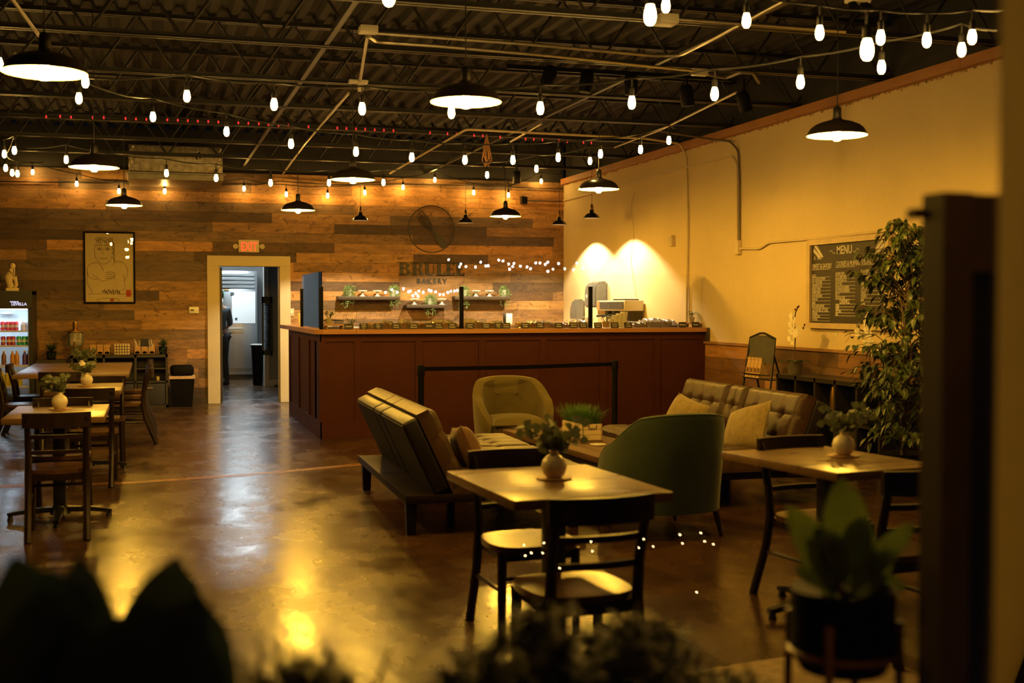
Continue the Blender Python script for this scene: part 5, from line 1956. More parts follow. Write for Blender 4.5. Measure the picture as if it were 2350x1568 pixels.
for i, (xa, xb, lab) in enumerate(((205, 254, 'wooden three compartment caddy with packets, left of the checked napkins'), (307, 357, 'wooden three compartment caddy with cutlery bags, right of the checked napkins'))):
    pa, pc = at_y(xa, 812, SY + .06), at_y(xb, 812, SY + .06)
    w_ = pc.x - pa.x
    t = thing('condiment_caddy', lab, 'caddy', (pa.x, SY + .05, SZ), 0, 'wooden caddies on the shelf unit')
    b = B()
    b.bb((0, 0, 0), (w_, .01, .06)).bb((0, 0, .065), (w_, .01, .115)).bb((0, .11, 0), (w_, .12, .14)).bb((0, 0, 0), (w_, .12, .01))
    for k in range(4):
        x = k * (w_ - .01) / 3
        b.bb((x, 0, 0), (x + .01, .12, .115))
    b.build('box', m_cad, t, smooth=False)
    lb = B()
    for k in range(3):
        x = (k + .5) * w_ / 3
        lb.ball((x, -.001, .031), .032, 14, (1.1, .06, .6))
    lb.build('oval_labels', m_blackmatte, t)
    pk = B()
    for k in range(3):
        x = (k + .5) * w_ / 3
        for q in range(5):
            if i == 0:
                pk.bb((x - .035, .015 + q * .018, .02), (x + .03, .022 + q * .018, .12 + rnd.uniform(0, .03)))
            elif k != 1:
                pk.tube([(x + rnd.uniform(-.03, .03), .02 + q * .018, .02), (x + rnd.uniform(-.05, .05), .02 + q * .018, .21 + rnd.uniform(-.03, .02))], .009, n=6)
    pk.build('packets', m_kraft if i == 0 else M('clear_bags', (.55, .50, .42), .2, var=.2), t, smooth=False)
    if i == 1:
        B().bb((w_ / 2 - .055, .02, .05), (w_ / 2 + .055, .04, .225)).build('chalk_tag', m_chalk, t, smooth=False)
pa, pc = at_y(262, 812, SY + .08), at_y(298, 812, SY + .08)
nk = thing('napkin_holder', 'cream and black checked napkin stack between the wooden caddies', 'napkins', ((pa.x + pc.x) / 2, SY + .12, SZ))
w_ = pc.x - pa.x
B().bb((-w_ / 2, -.05, 0), (w_ / 2, .06, .155), bev=.012).build('napkins', M('napkin_cream', (.66, .55, .34), .85, var=.06), nk)
b = B()
for k in range(1, 6):
    b.bb((-w_ / 2 + k * w_ / 6 - .004, -.0515, .004), (-w_ / 2 + k * w_ / 6 + .004, -.0495, .152))
for k in range(1, 4):
    b.bb((-w_ / 2 + .004, -.0517, k * .155 / 4 - .004), (w_ / 2 - .004, -.0493, k * .155 / 4 + .004))
b.build('check_lines', m_blackmatte, nk, smooth=False)


def bush_pot(x, y, z, label, s_=1.0, n=260, col=None, potm=None, cat='plant', grp=None, spread=.12):
    t = thing('potted_plant', label, cat, (x, y, z), 0, grp)
    B().lathe([(0, 0), (.045 * s_, 0), (.058 * s_, .10 * s_), (.052 * s_, .10 * s_), (0, .085 * s_)], n=18).build('pot', potm or m_blackmatte, t)
    b = B()
    for k in range(n):
        d = V((rnd.gauss(0, 1), rnd.gauss(0, 1), rnd.gauss(.6, .8))).normalized()
        b.blade(V((0, 0, .10 * s_)) + d * rnd.uniform(0, spread * .6) * s_, d, rnd.uniform(.05, .11) * s_, .010 * s_, rnd.uniform(0, .4), 2)
    b.build('foliage', col or m_green, t, fix=False)
    return t


bush_pot(at_y(374, 800, SY + .15).x, SY + .15, SZ, 'dark green grassy plant at the right end of the shelf unit', 1.1)
bush_pot(at_y(118, 815, SY + .1).x, SY + .1, .70, 'dark green plant between the fridge and the shelf unit', 1.2)
tag(B().bb((-.2, -.15, 0), (.2, .15, .70)).build('plant_stand', m_un, loc=(at_y(118, 815, SY + .1).x, SY + .15, 0), smooth=False), 'dark low stand between the fridge and the shelf unit', 'stand')
dd = thing('drink_dispenser', 'glass drink dispenser with a metal lid at the left end of the shelf unit', 'drink dispenser', (at_y(173, 800, SY + .18).x, SY + .18, SZ))
B().lathe([(0, .0), (.10, 0), (.10, .02), (.03, .04), (.03, .09), (.10, .12), (.115, .14), (.115, .30), (.10, .33), (.09, .33), (.105, .30), (.105, .145), (0, .13)], n=22).build('glass_jar', thin_glass('dispenser_glass', haze=.10), dd)
B().lathe([(0, .33), (.15, .335), (.15, .345), (.05, .36), (.03, .37), (.035, .40), (.035, .46), (.02, .475), (0, .475)], n=22).build('lid', m_brass, dd)
B().cyl((0, -.10, .16), (0, -.15, .16), .012, n=8).cyl((0, -.14, .19), (0, -.14, .12), .014, n=8).build('tap', m_brass, dd)
# bin
bx = at_z(418, 932, 0)
bn = thing('trash_bin', 'black swing lid trash bin with a pale liner left of the doorway', 'trash bin', (bx.x, 18.3, 0))
B().prism([(-.15, -.13), (.15, -.13), (.15, .13), (-.15, .13)], lambda x, y: (x * .92, y * .92, 0), lambda x, y: (x * 1.15, y * 1.15, .42)).build('bucket', m_blackmatte, bn, smooth=False)
B().prism([(-.18, -.155), (.18, -.155), (.18, .155), (-.18, .155)], lambda x, y: (x, y, .405), lambda x, y: (x * 1.02, y * 1.02, .445)).build('liner_edge', M('bin_liner', (.60, .42, .27), .6, var=.25, scale=12), bn, smooth=False)
B().box((0, 0, .52), (.33, .28, .16), bev=.05, seg=3).build('lid', m_blackmatte, bn)

# ------------------------------------------------------------------ right wall: cube shelf, rack, menu, plants
RX, RY0, RY1, RZ = 5.97, 9.06, 10.86, .785
cu = thing('cube_shelf', 'long black cube shelf against the cream wall under the menu', 'shelf unit', (RX, RY0, 0))
LN = RY1 - RY0
b = B()
b.bb((0, 0, RZ - .04), (.40, LN, RZ)).bb((0, 0, 0), (.40, LN, .04)).bb((.385, 0, 0), (.40, LN, RZ)).bb((0, 0, .39), (.39, LN, .41))
for k in range(6):
    y = k * (LN - .03) / 5
    b.bb((0, y, 0), (.39, y + .03, RZ))
b.build('carcass', M('black_shelf', (.016, .013, .010), .35, var=.2, scale=10), cu, smooth=False)
b = B()
for k in range(5):
    y = .03 + k * (LN - .03) / 5
    if k in (1, 4):
        b.bb((.02, y + .01, .045), (.37, y + (LN - .03) / 5 - .045, .36))
b.build('drawer_front', M('black_drawer', (.02, .017, .014), .45, var=.2), cu, smooth=False)
tg = thing('gold_tray', 'gold tray standing on edge inside the black cube shelf', 'tray', at_x(1911, 932, RX + .10) - V((0, 0, 0)))
B().tube([(.0, .01 * sin(pi * k / 12), -.16 + .32 * k / 12) for k in range(13)], [.008 + .030 * sin(pi * k / 12) for k in range(13)], n=10, sx=.45).build('tray', m_brass, tg)
tg.location.z = .41 + .165


def orchid(p, label, s_=1.0, flip=1):
    t = thing('orchid', label, 'plant', p, 0, 'white orchids on the cube shelf')
    B().lathe([(0, 0), (.060, 0), (.075, .13), (.07, .13), (0, .115)], n=18).build('pot', M('grey_pot', (.10, .085, .06), .5, var=.2), t)
    b = B()
    for k in range(6):
        a = k * 1.05
        b.leaf((0, 0, .12), (cos(a), sin(a), .35), (0, 0, 1), .17, .06, .35, 4)
    b.build('leaf', m_green, t, fix=False)
    stem = [V((0, 0, .12)), V((.0, .0, .3)), V((.0, -.01 * flip, .42)), V((.0, .02 * flip, .52)), V((-.01, -.03 * flip, .62)), V((-.02, -.09 * flip, .66))]
    B().tube(stem, .006, n=6).build('stem', m_stem, t)
    f = B()
    cs_ = [V((-.02, .0, .33)), V((-.02, .05, .36)), V((-.02, -.05, .40)), V((-.02, .03, .43)), V((-.02, -.01, .47)), V((-.03, -.10, .42)), V((-.02, .04, .50)), V((-.02, -.02, .54)), V((-.02, .02, .58)), V((-.03, -.14, .44))]
    for c in cs_:
        c = V((c.x, c.y * flip, c.z))
        for q in range(5):
            a = q * 2 * pi / 5 + rnd.uniform(0, .5)
            f.leaf(c, (-.35, cos(a), sin(a)), (-1, 0, .1), .052, .05, .1, 3)
    f.build('flower', M('orchid_white', (.78, .70, .52), .55, var=.06), t, fix=False)
    bu = B()
    for c in ((0, -.16, .46), (0, -.18, .49), (-.01, -.06, .66), (-.01, -.02, .64), (-.02, -.10, .67)):
        bu.ball((c[0], c[1] * flip, c[2]), .010, 8, (1, 1, 1.3))
    bu.build('bud', M('orchid_bud', (.10, .03, .02), .5, var=.2), t)
    return t


o1 = at_x(1824, 850, RX + .16)
orchid((RX + .16, o1.y, RZ), 'white orchid in a grey pot on the cube shelf left of the menu')
o2 = at_x(1996, 870, RX + .12)
orchid((RX + .12, o2.y, RZ), 'white orchid beside the ficus on the cube shelf', flip=-1)
# A-frame chalkboard rack with kraft bags
ra = thing('display_rack', 'black folding chalkboard rack holding kraft bags by the cream wall', 'display rack', (6.0, 11.43, 0))
zt0 = at_x(1745, 765, 6.0).z
bb_ = B()
pL, pR = at_x(1722, 800, 6.0), at_x(1779, 800, 6.0)
yl, yr = pL.y - 11.43, pR.y - 11.43
fl_, fr_ = yl + .07, yr - .05                      # feet wider than the head
for (a, c) in ((yl, fl_), (yr, fr_)):
    bb_.tube([(-.14, c, 0), (0, a, zt0 - .05)], .012, n=6)
bb_.tube([(0, yl, zt0 - .05), (0, yl * .6 + yr * .4, zt0), (0, yl * .4 + yr * .6, zt0), (0, yr, zt0 - .05)], .012, n=6)
for (a, c) in ((yl - .04, fl_), (yr + .04, fr_)):
    bb_.tube([(.01, a, zt0 - .22), (.26, c, 0)], .011, n=6)
for z in (.72, .76, .34, .38):
    k = 1 - z / zt0
    bb_.tube([(-.14 * k - .02, yl + (fl_ - yl) * k, z), (-.14 * k - .02, yr + (fr_ - yr) * k, z)], .006, n=5)
for z in (.72, .34):
    k = 1 - z / zt0
    bb_.bb((-.14 * k - .02, yr + (fr_ - yr) * k, z - .008), (.12, yl + (fl_ - yl) * k, z))
bb_.build('folding_frame', m_black, ra)
ch_ = B().prism([(yl - .01, zt0 - .30), (yr + .01, zt0 - .30), (yr + .01, zt0 - .06), (yl * .35 + yr * .65, zt0 - .02), (yl * .65 + yr * .35, zt0 - .02), (yl - .01, zt0 - .06)], lambda y, z: (-.02 * (zt0 - z) - .012, y, z), lambda y, z: (-.02 * (zt0 - z) + .004, y, z))
ch_.build('chalkboard', M('chalkboard_grey', (.055, .050, .042), .7, var=.15), ra, smooth=False)
for r, (z, lab) in enumerate(((.722, 'upper'), (.342, 'lower'))):
    for k in range(4):
        y = 11.43 + yl - .035 - k * .078
        t = thing('kraft_bag', '%s kraft paper bag from the left on the %s shelf of the chalkboard rack' % (nth(k), lab), 'paper bag', (5.99 - (.03 if r else .0), y, z), 0, 'kraft bags on the chalkboard rack')
        B().prism([(-.034, 0), (.034, 0), (.034, .19), (-.034, .19)], lambda x, z_: (-.055 * (1 - z_ / .22 * .8), x, z_), lambda x, z_: (.055 * (1 - z_ / .22 * .8), x, z_)).build('bag', m_kraft, t, smooth=False)
        B().bb((-.022, -.034, .185), (.016, .034, .208)).build('folded_top', m_kraft, t, smooth=False)
        B().bb((-.0515, -.022, .06), (-.047, .022, .105)).build('label', M('bag_label', (.25, .13, .05), .8, var=.2), t, smooth=False)

# menu board
mt, mbm = at_x(1862, 552, XR).z, at_x(1862, 753, XR).z
my0, my1 = at_x(2050, 540, XR).y, at_x(1861, 560, XR).y
mb_ = thing('menu_board', 'large chalkboard MENU in a cream frame on the cream wall', 'menu board', (XR - .02, (my0 + my1) / 2, (mt + mbm) / 2))
mw, mh = my1 - my0, mt - mbm
b = B()
for s_ in (-1, 1):
    b.box((-.005, s_ * (mw / 2 - .03), 0), (.05, .06, mh)).box((-.005, 0, s_ * (mh / 2 - .027)), (.05, mw - .12, .054))
b.build('frame', M('menu_frame', (.55, .42, .24), .6, var=.1, scale=8), mb_, smooth=False)
B().box((.006, 0, 0), (.02, mw - .1, mh - .09)).build('chalk_panel', M('menu_black', (.024, .017, .012), .6, var=.2, scale=3), mb_, smooth=False)
items = []


def mtxt(s_, u, v, size, sx, bold=0.0, align='LEFT'):
    """u from the left edge, v from the top edge of the panel (fractions)"""
    items.append((s_, size, frame_x(-.0052, (mw / 2 - .05) - u * (mw - .10), (mh / 2 - .045) - v * (mh - .09)), sx, bold, align, 1.0))


mtxt('MENU', .46, .145, .115, .85, .001, 'CENTER')
cols = [(.015, .315, ['QUICHES', 'HATCH CHILI BACON MUFFIN', 'HAM + CHEESE DANISH', 'CINNAMON ROLL BUN', 'BREAKFAST DANISH', 'RASPBERRY DANISH', 'CREAM CHEESE DANISH', 'LEMON LOAF', 'DANISH', 'SALTED CARAMEL BROWNIE'], 'SWEET & SAVORY'),
        (.345, .30, ['BLUEBERRY MUFFIN', 'CHOC. CHERRY MUFFIN', 'PECAN WEDDING CAKE', 'BIG TOP CAKE', 'TOFFEE PECAN SHORTBREAD', 'DILL ROSEMARY SHORTBREAD', 'BISCOTTI', 'ICED SUGAR COOKIE'], 'COOKIES & MUFFINS'),
        (.68, .285, ['BRULEE CHEESECAKE', 'BRULEE MACARONS', 'PIE OF THE DAY', 'CAKE SLICE', 'TARTS', 'CUSTOM CAKES', 'CANNOLI', 'CROISSANT', 'BREAD', 'SPECIALS'], 'SPECIALTY ITEMS')]
lines = B()


def mline(u0, u1, v, th=.004):
    y0, y1 = (mw / 2 - .05) - u0 * (mw - .1), (mw / 2 - .05) - u1 * (mw - .1)
    z = (mh / 2 - .045) - v * (mh - .09)
    lines.bb((-.0058, y1, z - th / 2), (-.004, y0, z + th / 2))


for ci, (u, v0, its, head) in enumerate(cols):
    mtxt(head, u + .005, v0 - .005, .072, .62)
    mline(u, u + .255, v0 + .005)
    for k, s_ in enumerate(its):
        v = v0 + .095 + k * .0425
        mtxt(s_, u, v, .036, .50)
        mline(u, u + .262, v + .006, .003)
mtxt('GLUTEN-FREE OPTIONS', .02, .845, .055, .50)
mline(.015, .27, .85)
for k, s_ in enumerate(('GF BROWNIE', 'GF SUGAR COOKIE', 'GF CUPCAKE')):
    mtxt(s_, .02, .885 + k * .036, .034, .50)
    mline(.015, .27, .889 + k * .036, .003)
mtxt('DRINKS', .47, .748, .066, .75, .001, 'CENTER')
mline(.345, .61, .752)
for k, s_ in enumerate(('COFFEE', 'WATER', 'CHOC MILK', 'JUICE')):
    mtxt(s_, .35, .782 + k * .036, .036, .5, .001)
    mline(.345, .61, .787 + k * .036, .004)
text_obj(items, 'chalk_writing', m_chalkw, mb_)
lines.build('ruled_lines', m_chalkw, mb_, smooth=False)
dec = B()


def mpt(u, v):
    return V((-.006, (mw / 2 - .05) - u * (mw - .1), (mh / 2 - .045) - v * (mh - .09)))


for s_, u0 in ((1, .36), (-1, .56)):
    dec.tube([mpt(u0 - s_ * .015 - s_ * .0 - s_ * .08 * k / 10, .115 + .022 * sin(k / 10 * 2 * pi)) for k in range(11)], .003, n=4)
for (u0, sg) in ((.03, 1), (.97, -1)):
    for k in range(9):
        c = mpt(u0 + sg * (.02 + .011 * k), .05 + .012 * k)
        dd_ = V((0, -sg * (.4 + .1 * k), .6 - .12 * k)).normalized()
        dec.leaf(c, dd_, (-1, 0, 0), .055, .022, 0, 3)
        dec.leaf(c, V((0, sg * .3, -.8)), (-1, 0, 0), .05, .018, 0, 3)
    for k in range(3):
        cc = mpt(u0 + sg * (.02 + .05 * k), .17)
        dec.tube([cc + V((0, .018 * cos(a * .7), .018 * sin(a * .7))) * (.3 + a * .09) for a in range(9)], .003, n=4)
dec.build('chalk_flourish', m_chalkw, mb_, fix=False)

# ficus tree ---------------------------------------------------------
fp = at_x(2075, 1000, 5.62)
ft = thing('ficus_tree', 'tall leafy ficus tree standing right of the menu board', 'tree', (5.62, fp.y, 0))
B().lathe([(0, 0), (.15, 0), (.19, .32), (.17, .32), (0, .29)], n=22).build('pot', m_blackmatte, ft)
tk, lf = B(), B()
tk.tube([(0, 0, .3), (.03, .02, .7), (-.02, 0, 1.1), (.02, -.02, 1.6), (.02, 0, 2.1)], [.022, .02, .017, .013, .006], n=7)
tk.tube([(0, .02, .3), (-.03, -.02, .7), (.03, .0, 1.1), (-.02, .03, 1.5)], [.018, .016, .013, .006], n=7)
for k in range(175):
    z = rnd.uniform(.42, 2.08)
    wdt = .40 * min(1, (2.2 - z) / .55) ** .6 * (1.0 if z > .9 else .72 + .3 * z)
    a = rnd.uniform(0, 2 * pi)
    out = V((cos(a), sin(a), 0))
    st0 = V((0, 0, max(.35, z - .12)))
    e_ = V((0, 0, z)) + out * wdt * rnd.uniform(.55, 1.1) + V((0, 0, rnd.uniform(-.02, .10)))
    mid = st0.lerp(e_, .55) + V((0, 0, .07))
    tk.tube([st0, mid, e_, e_ + out * .05 - V((0, 0, .08))], [.006, .004, .0025, .0015], n=4)
    for q in range(17):
        tt = rnd.uniform(.25, 1.12)
        c = mid.lerp(e_, (tt - .5) * 2) if tt > .5 else st0.lerp(mid, tt * 2)
        a2 = a + rnd.gauss(0, 1.0)
        lf.leaf(c + V((rnd.gauss(0, .025), rnd.gauss(0, .025), rnd.gauss(0, .02))), (cos(a2), sin(a2), rnd.uniform(-1.2, .15)), (cos(a2) * .4, sin(a2) * .4, 1), rnd.uniform(.06, .10), rnd.uniform(.028, .042), .3, 3)
tk.build('trunk', m_stem, ft)
lf.build('foliage', M('ficus_green', (.050, .072, .020), .38, var=.5, scale=18), ft, fix=False)

# dark glazed folding screen close to the camera ----------------------
sy_ = 1.66
sp0 = at_y(2166, 440, sy_)
scn = thing('folding_screen', 'tall dark wooden glazed screen panel at the right edge, very close', 'screen', (sp0.x, sy_, 0))
top_ = sp0.z
m_scr = M('dark_screen_wood', (.060, .036, .016), .55, var=.25, scale=6)
b = B()
b.bb((0, 0, 0), (.055, .056, top_)).bb((.055, .004, top_ - .125), (.6, .056, top_ - .002)).bb((.175, .008, .35), (.20, .05, top_ - .125)).bb((.36, .008, .35), (.40, .05, top_ - .125)).bb((.055, .006, 0), (.6, .056, .35))
b.build('frame', m_scr, scn, smooth=False)
B().bb((.04, .035, .3), (.58, .042, top_ - .12)).build('dark_panel', M('dark_panel_glass', (.018, .021, .024), .12, var=.2), scn, smooth=False)
pg = at_y(2078, 487, sy_ + .085)
B().bb((pg.x - sp0.x, .06, pg.z - .011), (.01, .085, pg.z + .005), bev=.003).build('hinge_arm', m_scr, scn, smooth=False)

# ------------------------------------------------------------------ foreground plants on the window ledge
m_fg = M('dark_leaf', (.022, .040, .012), .4, var=.4, scale=10, trans=.3)
led = B().bb((-.9, 1.15, .62), (.94, 1.75, .66)).bb((-.9, 1.15, 0), (-.86, 1.75, .62)).bb((.90, 1.15, 0), (.94, 1.75, .62)).build('plant_bench', m_darkwood, smooth=False)
tag(led, 'dark bench under the window carrying the foreground plants', 'bench')


def fpot(name, label, x, y, r=.075, h=.12):
    t = thing(name, label, 'plant', (x, y, .66))
    B().lathe([(0, 0), (r * .75, 0), (r, h), (r * .9, h), (0, h * .85)], n=20).build('pot', m_blackmatte, t)
    return t


bl_ = fpot('broadleaf_plant', 'dark broad leaved plant blurred in the lower left corner', -.055, 1.36)
lb = B()
for (px_, py_, dx, w_, lean) in ((40, 1300, -.3, .075, 0), (120, 1330, -.1, .08, .1), (185, 1295, .0, .05, 0), (405, 1300, .9, .075, .5), (460, 1390, 1.2, .09, .2), (330, 1400, .5, .085, .4), (60, 1420, -.6, .09, 0), (230, 1420, .2, .07, 0), (455, 1470, 1.3, .085, .0), (180, 1460, -.1, .09, 0), (-40, 1380, -.8, .08, 0)):
    tip = at_y(px_, py_, 1.36 + rnd.uniform(-.05, .05)) - V((-.055, 1.36, .66))
    bs = V((0, 0, .12))
    mid = bs.lerp(tip, .45) + V((0, 0, .03))
    ln = (tip - mid).length
    lb.leaf(mid, tip - mid, V((.25, -1, .25)), ln * 1.05, w_ * 1.55, .06, 8, .6)
    lb.tube([bs, bs.lerp(mid, .6) + V((0, 0, .02)), mid], .004, n=5)
lb.build('foliage', m_fg, bl_, fix=False)
gs = at_y(685, 1568, 1.5)
gr_ = fpot('grassy_plant', 'small spiky green plant blurred at the bottom edge, left of centre', gs.x, 1.5, .06, .16)
b = B()
for k in range(520):
    d = V((rnd.gauss(0, .8), rnd.gauss(0, .6), rnd.uniform(.35, 1.2))).normalized()
    b.blade(V((rnd.gauss(0, .04), rnd.gauss(0, .03), .29 + rnd.uniform(-.06, .06))), d, rnd.uniform(.045, .085), .009, rnd.uniform(0, .3), 2)
for k in range(60):
    b.tube([(0, 0, .09), (rnd.gauss(0, .03), rnd.gauss(0, .02), .34)], .0015, n=3)
b.build('foliage', M('spiky_green', (.050, .062, .014), .5, var=.5, scale=30), gr_, fix=False)
fe = at_y(1330, 1568, 1.6)
fern = fpot('bushy_fern', 'bushy dark fern blurred along the bottom edge in front of the golden table', fe.x, 1.62, .10, .13)
b = B()
for k in range(290):
    a = rnd.uniform(0, 2 * pi)
    u = rnd.uniform(.1, 1) ** .7
    ez = .375 - .15 * u * u + rnd.uniform(-.09, .02)
    ex_, ey_ = cos(a) * .33 * u, sin(a) * .17 * u
    pts = [V((0, 0, .12)), V((ex_ * .4, ey_ * .4, .12 + (ez - .12) * .75)), V((ex_ * .8, ey_ * .8, ez)), V((ex_, ey_, ez - .03 * u))]
    b.tube(pts, .0015, n=3)
    for q in range(22):
        tt = .25 + .75 * q / 21
        i = min(2, int(tt * 3))
        c = pts[i].lerp(pts[i + 1], tt * 3 - i)
        b.leaf(c, (rnd.uniform(-1, 1), rnd.uniform(-1, 1), rnd.uniform(-.3, .8)), (0, 0, 1), rnd.uniform(.018, .034), .011, .1, 2)
b.build('foliage', M('fern_green', (.030, .036, .010), .55, var=.5, scale=30), fern, fix=False)
# potted plant on a stand, lower right
pp = at_y(1935, 1350, 1.95)
ps = thing('potted_plant', 'leafy plant in a dark pot on a copper legged stand, blurred at the lower right', 'plant', (pp.x, 1.95, 0))
rz = (at_y(2040, 1350, 1.95).x - at_y(1830, 1350, 1.95).x) / 2
zb0, zt1 = at_y(1935, 1535, 1.95).z, pp.z
B().lathe([(0, zb0), (rz * .80, zb0), (rz * .98, zb0 + .03), (rz, zt1), (rz * .93, zt1), (0, zt1 - .02)], n=26).build('pot', m_blackmatte, ps)
B().tube([(rz * 1.01 * cos(2 * pi * k / 28), rz * 1.01 * sin(2 * pi * k / 28), zb0 + .035) for k in range(28)], .006, n=6, closed=True).build('stand_ring', M('copper_wood', (.20, .09, .03), .4, var=.15), ps)
for k in range(4):
    a = pi / 4 + k * pi / 2
    B().cyl((rz * 1.05 * cos(a), rz * 1.05 * sin(a), zb0 + .10), (rz * 1.15 * cos(a), rz * 1.15 * sin(a), 0), .008, n=8).build('stand_leg', MATS['copper_wood'], ps)
lf, vr = B(), B()
m_lf2 = M('bright_leaf', (.12, .17, .03), .45, var=.35, scale=10, trans=.45)
for (x0, y0, x1, y1, w_) in ((1930, 1330, 1945, 1095, .11), (1900, 1330, 1815, 1160, .075), (1925, 1320, 1880, 1200, .07), (1960, 1330, 2105, 1200, .05), (1920, 1340, 1825, 1300, .05), (1955, 1345, 2085, 1345, .05), (1940, 1350, 1990, 1170, .08), (1930, 1350, 1860, 1240, .08), (1960, 1350, 2050, 1250, .07), (1925, 1360, 1880, 1330, .06), (1950, 1355, 2030, 1310, .06)):
    a, c = at_y(x0, y0, 1.95 + rnd.uniform(-.03, .03)), at_y(x1, y1, 1.95 + rnd.uniform(-.05, .05))
    o_ = V((pp.x, 1.95, 0))
    s0 = V((rnd.uniform(-.02, .02), rnd.uniform(-.02, .02), zt1 - .02))
    lf.leaf(a - o_, c - a, V((.1, -1, .3)), (c - a).length, w_, .08, 8, .55)
    vr.tube([s0, (s0 + (a - o_)) / 2, a - o_], .003, n=5)
lf.build('foliage', m_lf2, ps, fix=False)
vr.build('stem', m_stem, ps)
# pale entry mat
ma, mc = at_z(1600, 1546, .01), at_z(1832, 1511, .01)
mt_ = B().bb((0, -.75, 0), (.85, 0, .012), bev=.003).build('entry_mat', M('pale_mat', (.40, .30, .17), .9, var=.2, scale=18), loc=(ma.x - .05, ma.y + .03, 0), rotz=atan2(mc.y - ma.y, mc.x - ma.x))
tag(mt_, 'pale mat on the floor at the bottom right, behind the potted plant', 'mat')

# ------------------------------------------------------------------ kitchen contents
KY = 24.5
ka, kb_ = at_y(514, 668, KY), at_y(592, 862, KY)
rf = thing('steel_refrigerator', 'tall stainless steel refrigerator at the back of the kitchen', 'refrigerator', (ka.x - .30, KY, 0))
rw = kb_.x - ka.x + .30
ztf = at_y(560, 622, KY).z
B().bb((0, .03, .10), (rw, .75, ztf), bev=.005).build('body', m_steel, rf)
zd = at_y(560, 664, KY).z
B().bb((.30, .0, .22), (rw - .01, .03, zd), bev=.004).build('door', m_steel, rf)
B().bb((0.0, .0, .22), (.285, .03, zd), bev=.004).build('door', m_steel, rf)
b = B()
for k in range(4):
    z = zd + .03 + k * (ztf - zd - .05) / 4
    b.bb((.02, -.01, z), (rw - .06, .03, z + .045))
b.build('louvre', M('bright_steel', (.62, .66, .68), .28, metal=.85, var=.1), rf, smooth=False)
hp = at_y(560, 754, KY)
B().tube([(.36, -.02, hp.z), (.36, -.05, hp.z), (.64, -.05, hp.z), (.64, -.02, hp.z)], .014, n=8).build('handle', M('bright_steel'  , (1, 1, 1)), rf)
B().bb((0, .06, .0), (rw, .7, .10)).build('plinth', m_black, rf, smooth=False)
wa, wb2 = at_y(532, 669, KY - .01), at_y(586, 742, KY - .01)
wbd = thing('whiteboard', 'white sheet stuck on the steel refrigerator door', 'whiteboard', ((wa.x + wb2.x) / 2, KY - .008, (wa.z + wb2.z) / 2))
B().box((0, 0, 0), (wb2.x - wa.x, .008, wa.z - wb2.z)).build('sheet', M('paper_white', (.82, .84, .84), .5, var=.02), wbd, smooth=False)
mg = at_y(542, 732, KY - .02)
B().box((mg.x - wbd.location.x, -.008, mg.z - wbd.location.z), (.045, .008, .045), rot=Matrix.Rotation(.2, 3, 'Y')).build('magnet', M('magnet_green', (.03, .07, .05), .5, var=.1), wbd, smooth=False)
for (x, y, w_, h_, col, lab) in ((533, 674, .07, .05, (.05, .07, .07), 'dark striped note at the corner of the white sheet'), (511, 675, .06, .10, (.10, .48, .36), 'green round sticker on the steel refrigerator'), (509, 689, .05, .06, (.7, .72, .72), 'small white note on the steel refrigerator'), (519, 665, .10, .02, (.50, .30, .08), 'small orange label above the refrigerator door')):
    p = at_y(x, y, KY - .025)
    tag(B().box((0, 0, 0), (w_, .006, h_)).build('fridge_note', M('note_%d' % x, col, .6, var=.1), loc=p, smooth=False), lab, 'note')
tcn = at_z(595, 880, 0)
kt_ = thing('trash_bin', 'tall black kitchen trash can beside the grey partition', 'trash bin', (1.90, 22.75, 0))
B().lathe([(0, 0), (.085, 0), (.115, .70), (.125, .70), (.125, .73), (.11, .73), (0, .68)], n=22).build('bucket', m_blackmatte, kt_)
B().tube([(.122 * cos(2 * pi * k / 22), .122 * sin(2 * pi * k / 22), .74) for k in range(22)], .012, n=6, closed=True).build('liner_edge', M('white_liner', (.7, .74, .74), .5, var=.05), kt_)
sa, sb2 = at_y(601, 681, 22.2), at_y(622, 815, 22.2)
sh_ = thing('louvred_shutter', 'dark louvred shutter hanging on the edge of the kitchen partition', 'shutter', (sa.x, 22.24, sb2.z))
sw, sh2 = sb2.x - sa.x + .03, sa.z - sb2.z
b = B().bb((0, 0, 0), (.035, .04, sh2)).bb((sw - .035, 0, 0), (sw, .04, sh2)).bb((0, 0, 0), (sw, .04, .08)).bb((0, 0, sh2 - .12), (sw, .04, sh2))
for k in range(26):
    z = .09 + k * (sh2 - .22) / 26
    b.box((sw / 2, .02, z + .015), (sw - .07, .034, .006), rot=Matrix.Rotation(.6, 3, 'X'))
b.build('slatted_panel', M('shutter_dark', (.020, .028, .032), .45, var=.15), sh_, smooth=False)
tag(B().tube([(0, 0, .02), (.12, .0, .0), (.24, 0, .26)], .014, n=8).build('broom_handle', m_black, loc=(2.16, 22.28, .0)), 'dark slanted handle leaning at the foot of the kitchen partition', 'handle')

# person in the kitchen, half hidden by the door jamb ------------------
PP = at_z(527, 881, 0)
px0, py0 = PP.x - .205, 22.9


